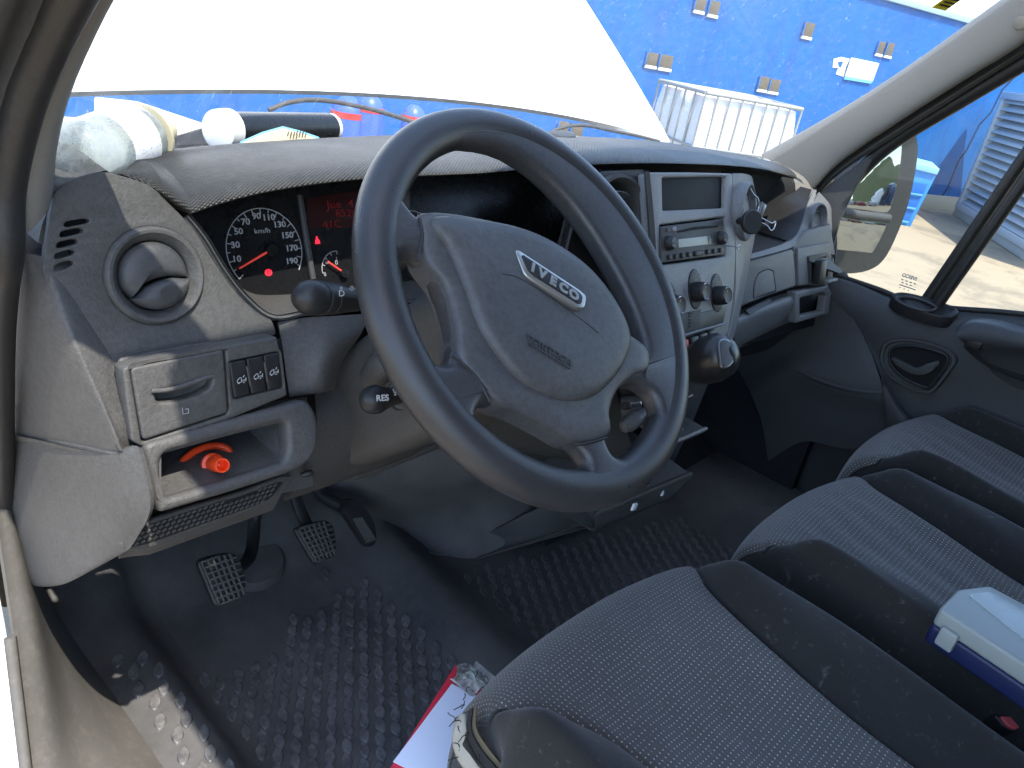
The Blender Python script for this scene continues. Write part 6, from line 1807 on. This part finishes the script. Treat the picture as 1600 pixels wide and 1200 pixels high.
for q in quads:
    uv_ = [WL.uv(a, b) for a, b in q]
    u0_, u1_ = (uv_[0][0] + uv_[3][0]) / 2, (uv_[1][0] + uv_[2][0]) / 2
    v1_, v0_ = (uv_[0][1] + uv_[1][1]) / 2, (uv_[2][1] + uv_[3][1]) / 2
    w = fbox('opening', WL, (u0_ + u1_) / 2, (v0_ + v1_) / 2, .004, (u1_ - u0_, v1_ - v0_, .02), M_open, bw, .004)
    fbox('ledge', WL, (u0_ + u1_) / 2, v0_ - .006, .014, (u1_ - u0_ + .01, .035, .02), M_sillw, w, .004)
    fbox('reveal', WL, u0_ - .012, (v0_ + v1_) / 2, .012, (.02, v1_ - v0_, .04), M_blue, w, .002)
# crack in the plaster beside the grey housing
M_crack = simple('dark_crack', (.01, .02, .06), .9)
ck = [WL.uv(a, b) for a, b in [(1597, 108), (1566, 140), (1548, 176), (1530, 195), (1510, 235), (1498, 250), (1480, 295), (1468, 310)]]
link('crack', join(strip_mesh(WL, ck, .035, .004, .004), 'crack'), M_crack, bw, 0)
# notice board
sg = thing('wall_sign', WL.hit(1346, 122, .02), 'white notice board with pale blue foot fixed to the blue wall', 'sign')
plate('board', WL, [(1331, 90), (1374, 99), (1364, 127), (1321, 119)], M_white, sg, t=.02, bev=.003, h=.03)
plate('foot_band', WL, [(1321, 119), (1364, 127), (1361, 131), (1319, 124)], simple('light_blue_band', (.15, .45, .70), .6), sg, t=.02, bev=.002, h=.03)
ms = []
for k in range(2):
    for j in range(4):
        u, v = WL.uv(1337 + 6 * j, 104.5 + 6 * k + 1.3 * j, .034)
        ms += strip_mesh(WL, [(u - .018, v), (u + .018, v)], .010, .034, .002)
link('sign_lettering', join(ms, 'sign_lettering'), simple('pale_blue_print', (.45, .55, .65), .6), sg, 0)
pt_ = plate('paint_patch', WL, [(1303, 92), (1315, 89), (1328, 92), (1322, 104), (1318, 120), (1306, 116), (1310, 106), (1301, 106)], M_sillw, bw, t=.006, bev=.001, h=.008, holes=[[(1309, 97), (1318, 96), (1314, 106), (1310, 104)]])

# --- caged liquid tank
ib = Frame(at(1092, 190, t=6.6), (-1, 0, 0))
N0 = Vector((ib.o.x, ib.o.y, 0))
r_az = ray(1240, 215); l_az = ray(1019, 175)
def isect(P0, d, az):
    # distance along d from P0 at which the sight line az crosses it, in plan
    den = d.x * az.y - d.y * az.x
    return ((CAM.x - P0.x) * az.y - (CAM.y - P0.y) * az.x) / den
best = None
for k in range(5, 85):
    th = R(-k) + YAW * 0
    d1 = Vector((math.sin(YAW + R(90 - k)), math.cos(YAW + R(90 - k)), 0)); d2 = Vector((-d1.y, d1.x, 0))
    L1, L2 = isect(N0, d1, r_az), isect(N0, d2, l_az)
    if L1 > 0 and L2 > 0:
        e = abs(L1 / L2 - 1.15)
        if best is None or e < best[0]: best = (e, d1, d2, L1, L2)
_, d1, d2, L1, L2 = best
topz = (at(1092, 140, t=(N0 - Vector((CAM.x, CAM.y, 0))).length / math.hypot(ray(1092, 140).x, ray(1092, 140).y))).z
IB = thing('caged_tank', N0 + d1 * L1 / 2 + d2 * L2 / 2 + Vector((0, 0, GZ)), 'white plastic liquid tank in a galvanised cage before the blue wall', 'tank')
rotb = Matrix(((d1.x, d2.x, 0), (d1.y, d2.y, 0), (0, 0, 1)))
cen_ = N0 + d1 * L1 / 2 + d2 * L2 / 2
HT = topz - GZ
M_tank = NT('cloudy_white_plastic'); b_ = M_tank.bsdf((.74, .75, .73), .45, bump=M_tank.noise(6, 3, .6, M_tank.pos()), bstr=.4, bdist=.03); b_.inputs['Subsurface Weight'].default_value = .2; M_tank = M_tank.m
# the bag-like tank: bulging sides and an uneven slumped top
rows = []
nz = 14
for j in range(nz + 1):
    t = j / nz; row_ = []
    z = GZ + .17 + (HT - .21) * t
    k = .985 * (1 - .05 * max(0, t - .85) / .15)
    for i in range(56):
        a = 2 * math.pi * i / 56
        cx, cy = math.cos(a), math.sin(a)
        s = 1 / max(abs(cx), abs(cy)) ** .985
        bul = 1 + .012 * math.sin(9 * a + 4 * t)
        row_.append(cen_ + d1 * cx * s * L1 / 2 * k * bul + d2 * cy * s * L2 / 2 * k * bul + Vector((0, 0, z)))
    rows.append(row_)
for q in (.8, .5, .2):
    rows.append([cen_ + (p - cen_ - Vector((0, 0, p.z))) * q + Vector((0, 0, GZ + HT - .015 + .02 * math.sin(i * .5 + q * 7))) for i, p in enumerate(rows[nz])])
me = grid_mesh('tank', rows, closed_u=True)
bm = bmesh.new(); bm.from_mesh(me); bm.verts.ensure_lookup_table(); bm.faces.new([bm.verts[(len(rows) - 1) * 56 + i] for i in range(56)]); bmesh.ops.recalc_face_normals(bm, faces=bm.faces); bm.to_mesh(me); bm.free()
link('tank', me, M_tank, IB, 60)
M_galv = simple('galvanised_tube', (.33, .34, .33), .5, .3)
def bar(p, q, r=.010): return tube('cage_bar', [p, q], r, M_galv, IB, 8)
corners_ = [N0, N0 + d1 * L1, N0 + d1 * L1 + d2 * L2, N0 + d2 * L2]
for i in range(4):
    a, b = corners_[i], corners_[(i + 1) % 4]
    for zz, rr in ((GZ + HT - .012, .016), (GZ + HT * .70, .010), (GZ + HT * .42, .010), (GZ + .17, .014)):
        bar(a + Vector((0, 0, zz)), b + Vector((0, 0, zz)), rr)
    nb = 8 if i % 2 == 0 else 5
    for k in range(nb):
        p = a.lerp(b, k / nb)
        bar(p + Vector((0, 0, GZ + .14)), p + Vector((0, 0, GZ + HT - .02)), .009)
lab(box('pallet', cen_ + Vector((0, 0, GZ + .075)), (L1 * 1.0, L2 * 1.0, .15), M_galv, IB, rot=rotb, bev=.01), 'pallet foot of the tank')

# --- blue steel skip with recessed panels
SK = Frame((10.9, 2.75, 0.0), (-.93, -.36, 0))
sk = thing('steel_skip', (11.0, 2.9, GZ), 'light blue steel skip with recessed panels beside the wall, half behind the mirror', 'skip')
M_skip = simple('light_blue_steel', (.045, .25, .62), .5)
so_ = [SK.uv(a, b) for a, b in [(1380, 238), (1466, 268), (1421, 357), (1340, 340)]]
plate('hull', SK, so_, M_skip, sk, t=1.1, bev=.01, px=False)
plate('rim_band', SK, [SK.uv(a, b) for a, b in [(1376, 240), (1468, 264), (1464, 273), (1372, 250)]], simple('pale_blue_rim', (.25, .5, .75), .5), sk, t=1.15, bev=.006, h=.03, px=False)
M_skipd = simple('darker_blue_steel', (.025, .15, .48), .5)
for r_ in range(3):
    for c_ in range(3):
        x0, x1 = 1352 + 34 * c_, 1382 + 34 * c_
        y0 = 272 + 21 * r_ + 5.6 * c_; y1 = y0 + 16
        sh = -11 * r_
        plate('recessed_panel', SK, [(x0 + sh, y0), (x1 + sh, y0 + 5), (x1 + sh - 8, y1 + 5), (x0 + sh - 8, y1)], M_skipd, sk, t=.01, bev=.002, h=.008)
        plate('panel_rib', SK, [(x0 + sh - 8, y1), (x1 + sh - 8, y1 + 5), (x1 + sh - 9, y1 + 8), (x0 + sh - 9, y1 + 3)], simple('blue_rib', (.12, .36, .68), .5) if (r_, c_) == (0, 0) else bpy.data.materials['blue_rib'], sk, t=.03, bev=.004, h=.03)

# --- grey louvred housing on a concrete base
LV = Frame((13.5, 2.75, 0.0), (-.5, .865, 0))
lv = thing('louvred_housing', (13.0, 1.6, GZ), 'grey louvred metal housing on a concrete base at the end of the wall', 'housing')
M_lv = simple('grey_louvre_paint', (.55, .56, .56), .6); M_conc = simple('pale_concrete', (.50, .48, .43), .9)
b0, b1 = LV.uv(1494, 340), LV.uv(1604, 399)
umax = max(b0[0], b1[0]) ; 
tl_ = LV.uv(1579, 146); bl_ = LV.uv(1496, 322)
sgn = 1 if b1[0] > b0[0] else -1
U0 = (tl_[0] + bl_[0]) / 2; ZT = tl_[1]; ZB = bl_[1]
LU = 4.2
def lbox(name, u, v, h, size, mat, bev=.004): return fbox(name, LV, u, v, h, size, mat, lv, bev)
lbox('concrete_base', U0 + sgn * LU / 2, (GZ + ZB) / 2, -1.0, (LU + .1, ZB - GZ, 2.1), M_conc, .02)
lbox('backing', U0 + sgn * LU / 2, (ZB + ZT) / 2, -1.0, (LU - .02, ZT - ZB, 1.9), simple('shadow_grey', (.12, .125, .13), .8))
lbox('frame_post', U0 + sgn * .06, (ZB + ZT) / 2, .0, (.12, ZT - ZB, .14), M_lv)
lbox('frame_rail', U0 + sgn * LU / 2, ZT - .04, .0, (LU, .10, .16), M_lv)
lbox('frame_rail', U0 + sgn * LU / 2, ZB + .04, .0, (LU, .10, .16), M_lv)
nsl = 15
for k in range(nsl):
    z = ZB + .14 + (ZT - ZB - .24) * k / (nsl - 1)
    o = fbox('louvre_slat', LV, U0 + sgn * LU / 2, z, .0, (LU - .2, .015, .13), M_lv, lv, .002)
    o.data.transform(Matrix.Translation(LV.P(U0 + sgn * LU / 2, z, 0)) @ Matrix.Rotation(R(38), 4, LV.a) @ Matrix.Translation(-LV.P(U0 + sgn * LU / 2, z, 0)))

# --- made-up bottle shapes standing in for unidentified blue and red forms under the bonnet
for (a, b, r, lb) in ((546, 150, .085, 'blue stand-in for an unidentified shape, with red band, the larger one seen below the raised bonnet'), (580, 147, .07, 'violet blue stand-in for an unidentified shape just right of the larger one below the bonnet'), (648, 164, .06, 'smallest blue stand-in for an unidentified shape near the top of the steering wheel rim')):
    p = at(a, b, t=4.2)
    g = thing('bottle_stand_in', (p.x, p.y, GZ), lb, 'gas bottle', 'stand-in shapes in the yard')
    H = p.z - GZ
    lathe('cylinder', (p.x, p.y, GZ), (0, 0, 1), [(0, r * .95), (.02, r), (H - r * .9, r), (H - r * .45, r * .86), (H - r * .12, r * .5), (H, .02), (H, 0)], simple('stand_in_blue', (.05, .12, .5), .4), g, 28)
    lathe('band', (p.x, p.y, GZ + H - r * 1.2), (0, 0, 1), [(0, r * 1.01), (0, r * 1.02), (r * .35, r * 1.02), (r * .35, r)], M_red, g, 28)

# --- what the mirrors show: parked cars and hills behind the van
M_tyre = simple('tyre', (.015, .015, .015), .8); M_carglass = simple('car_glass', (.02, .025, .03), .1)
def car(label, loc, rz, col, van_like=False):
    c = thing('parked_car', loc, label, 'car', 'cars parked behind the van')
    mt = simple('car_paint', col, .3, coat=.6)
    Rz = Matrix.Rotation(rz, 4, 'Z'); Tm = Matrix.Translation(Vector(loc)) @ Rz
    h = 1.95 if van_like else 1.45
    side = [(-2.1, .3), (-2.15, .75), (-1.35, .92), (-.75, h - .05), (.1, h), (1.5, h - .08), (2.05, .95 if not van_like else h - .15), (2.15, .5), (2.1, .28)]
    vs = []; fs = []
    for s in (-1, 1):
        for x, z in side: vs.append((x, s * (.86 if z < 1 else .72), z))
    n_ = len(side)
    fs.append(tuple(range(n_))); fs.append(tuple(reversed(range(n_, 2 * n_))))
    for i in range(n_): fs.append((i, i + n_, (i + 1) % n_ + n_, (i + 1) % n_))
    me = bpy.data.meshes.new('car_body'); me.from_pydata(vs, [], fs)
    bm = bmesh.new(); bm.from_mesh(me); bmesh.ops.recalc_face_normals(bm, faces=bm.faces); bmesh.ops.bevel(bm, geom=list(bm.edges), offset=.07, segments=2, affect='EDGES'); bm.to_mesh(me); bm.free()
    me.transform(Tm); link('car_body', me, mt, c, 50)
    for s in (-1, 1):
        me = box_mesh('side_window', (.25, s * .77, h - .32), (1.7, .05, .36), None, .02); me.transform(Tm); link('side_window', me, M_carglass, c)
    me = box_mesh('windscreen', (-1.03, 0, h - .32), (.05, 1.25, .5), Matrix.Rotation(R(47), 3, 'Y'), .01); me.transform(Tm); link('windscreen', me, M_carglass, c)
    for x in (-1.3, 1.3):
        for s in (-1, 1):
            p = Tm @ Vector((x, s * .74, .31)); ax_ = Rz.to_3x3() @ Vector((0, s, 0))
            lathe('wheel', p, ax_, [(-.02, .31), (.14, .31), (.16, .27), (.15, .2), (.12, 0)], M_tyre, c, 20)
    for s in (-1, 1):
        me = box_mesh('headlight', (-2.1, s * .6, .68), (.12, .3, .14), None, .03); me.transform(Tm); link('headlight', me, M_chrome, c)
    return c
base_ = mf.o
_cars = [('white car parked nearest the hill in the mirror', (.75, .75, .74), False), ('black car in the mirror', (.02, .02, .022), False), ('tall white van parked in the mirror', (.74, .74, .73), True), ('dark red car in the mirror', (.25, .02, .02), False), ('silver car in the mirror', (.4, .41, .42), False),
         ('dark blue car in the mirror', (.02, .03, .09), False), ('pale grey tall van in the mirror', (.55, .55, .54), True), ('dark green car in the mirror', (.02, .05, .03), False)]
for k, (lb, cl, vl) in enumerate(_cars):
    dist = 19 + 1.5 * (k % 3)
    base_pt = Vector((base_.x, base_.y, 0)) + Vector((.27, -.96, 0)).normalized() * dist + Vector((.96, .27, 0)).normalized() * (k - 3.5) * 2.9
    car(lb, (base_pt.x, base_pt.y, GZ), R(80 + 9 * math.sin(k * 2.1)), cl, vl)
def mat_hill():
    s = NT('scrub_hill'); p = s.pos()
    s.bsdf(s.mix(s.noise(.08, 6, .7, p), (.03, .05, .018), (.11, .12, .06)), 1.0, spec=.1); return s.m
rows = []
for j in range(8):
    row_ = []
    for i in range(60):
        t = i / 59; x = -160 + 420 * t; y = -170 - 26 * j
        z = GZ + (15 * math.sin(t * 7.1 + .6) ** 2 + 5 * math.sin(t * 17 + 1.1) ** 2 + 1.2 * math.sin(t * 53) + 6) * math.sin(math.pi * min(1, j / 5) / 2) - .2
        row_.append(Vector((x, y, z)))
    rows.append(row_)
me = grid_mesh('hill', rows); thicken(me, 0, (0, 0, 400))
tag(link('hill', me, mat_hill(), None, 70), 'low scrub covered hills behind the yard', kind='structure')
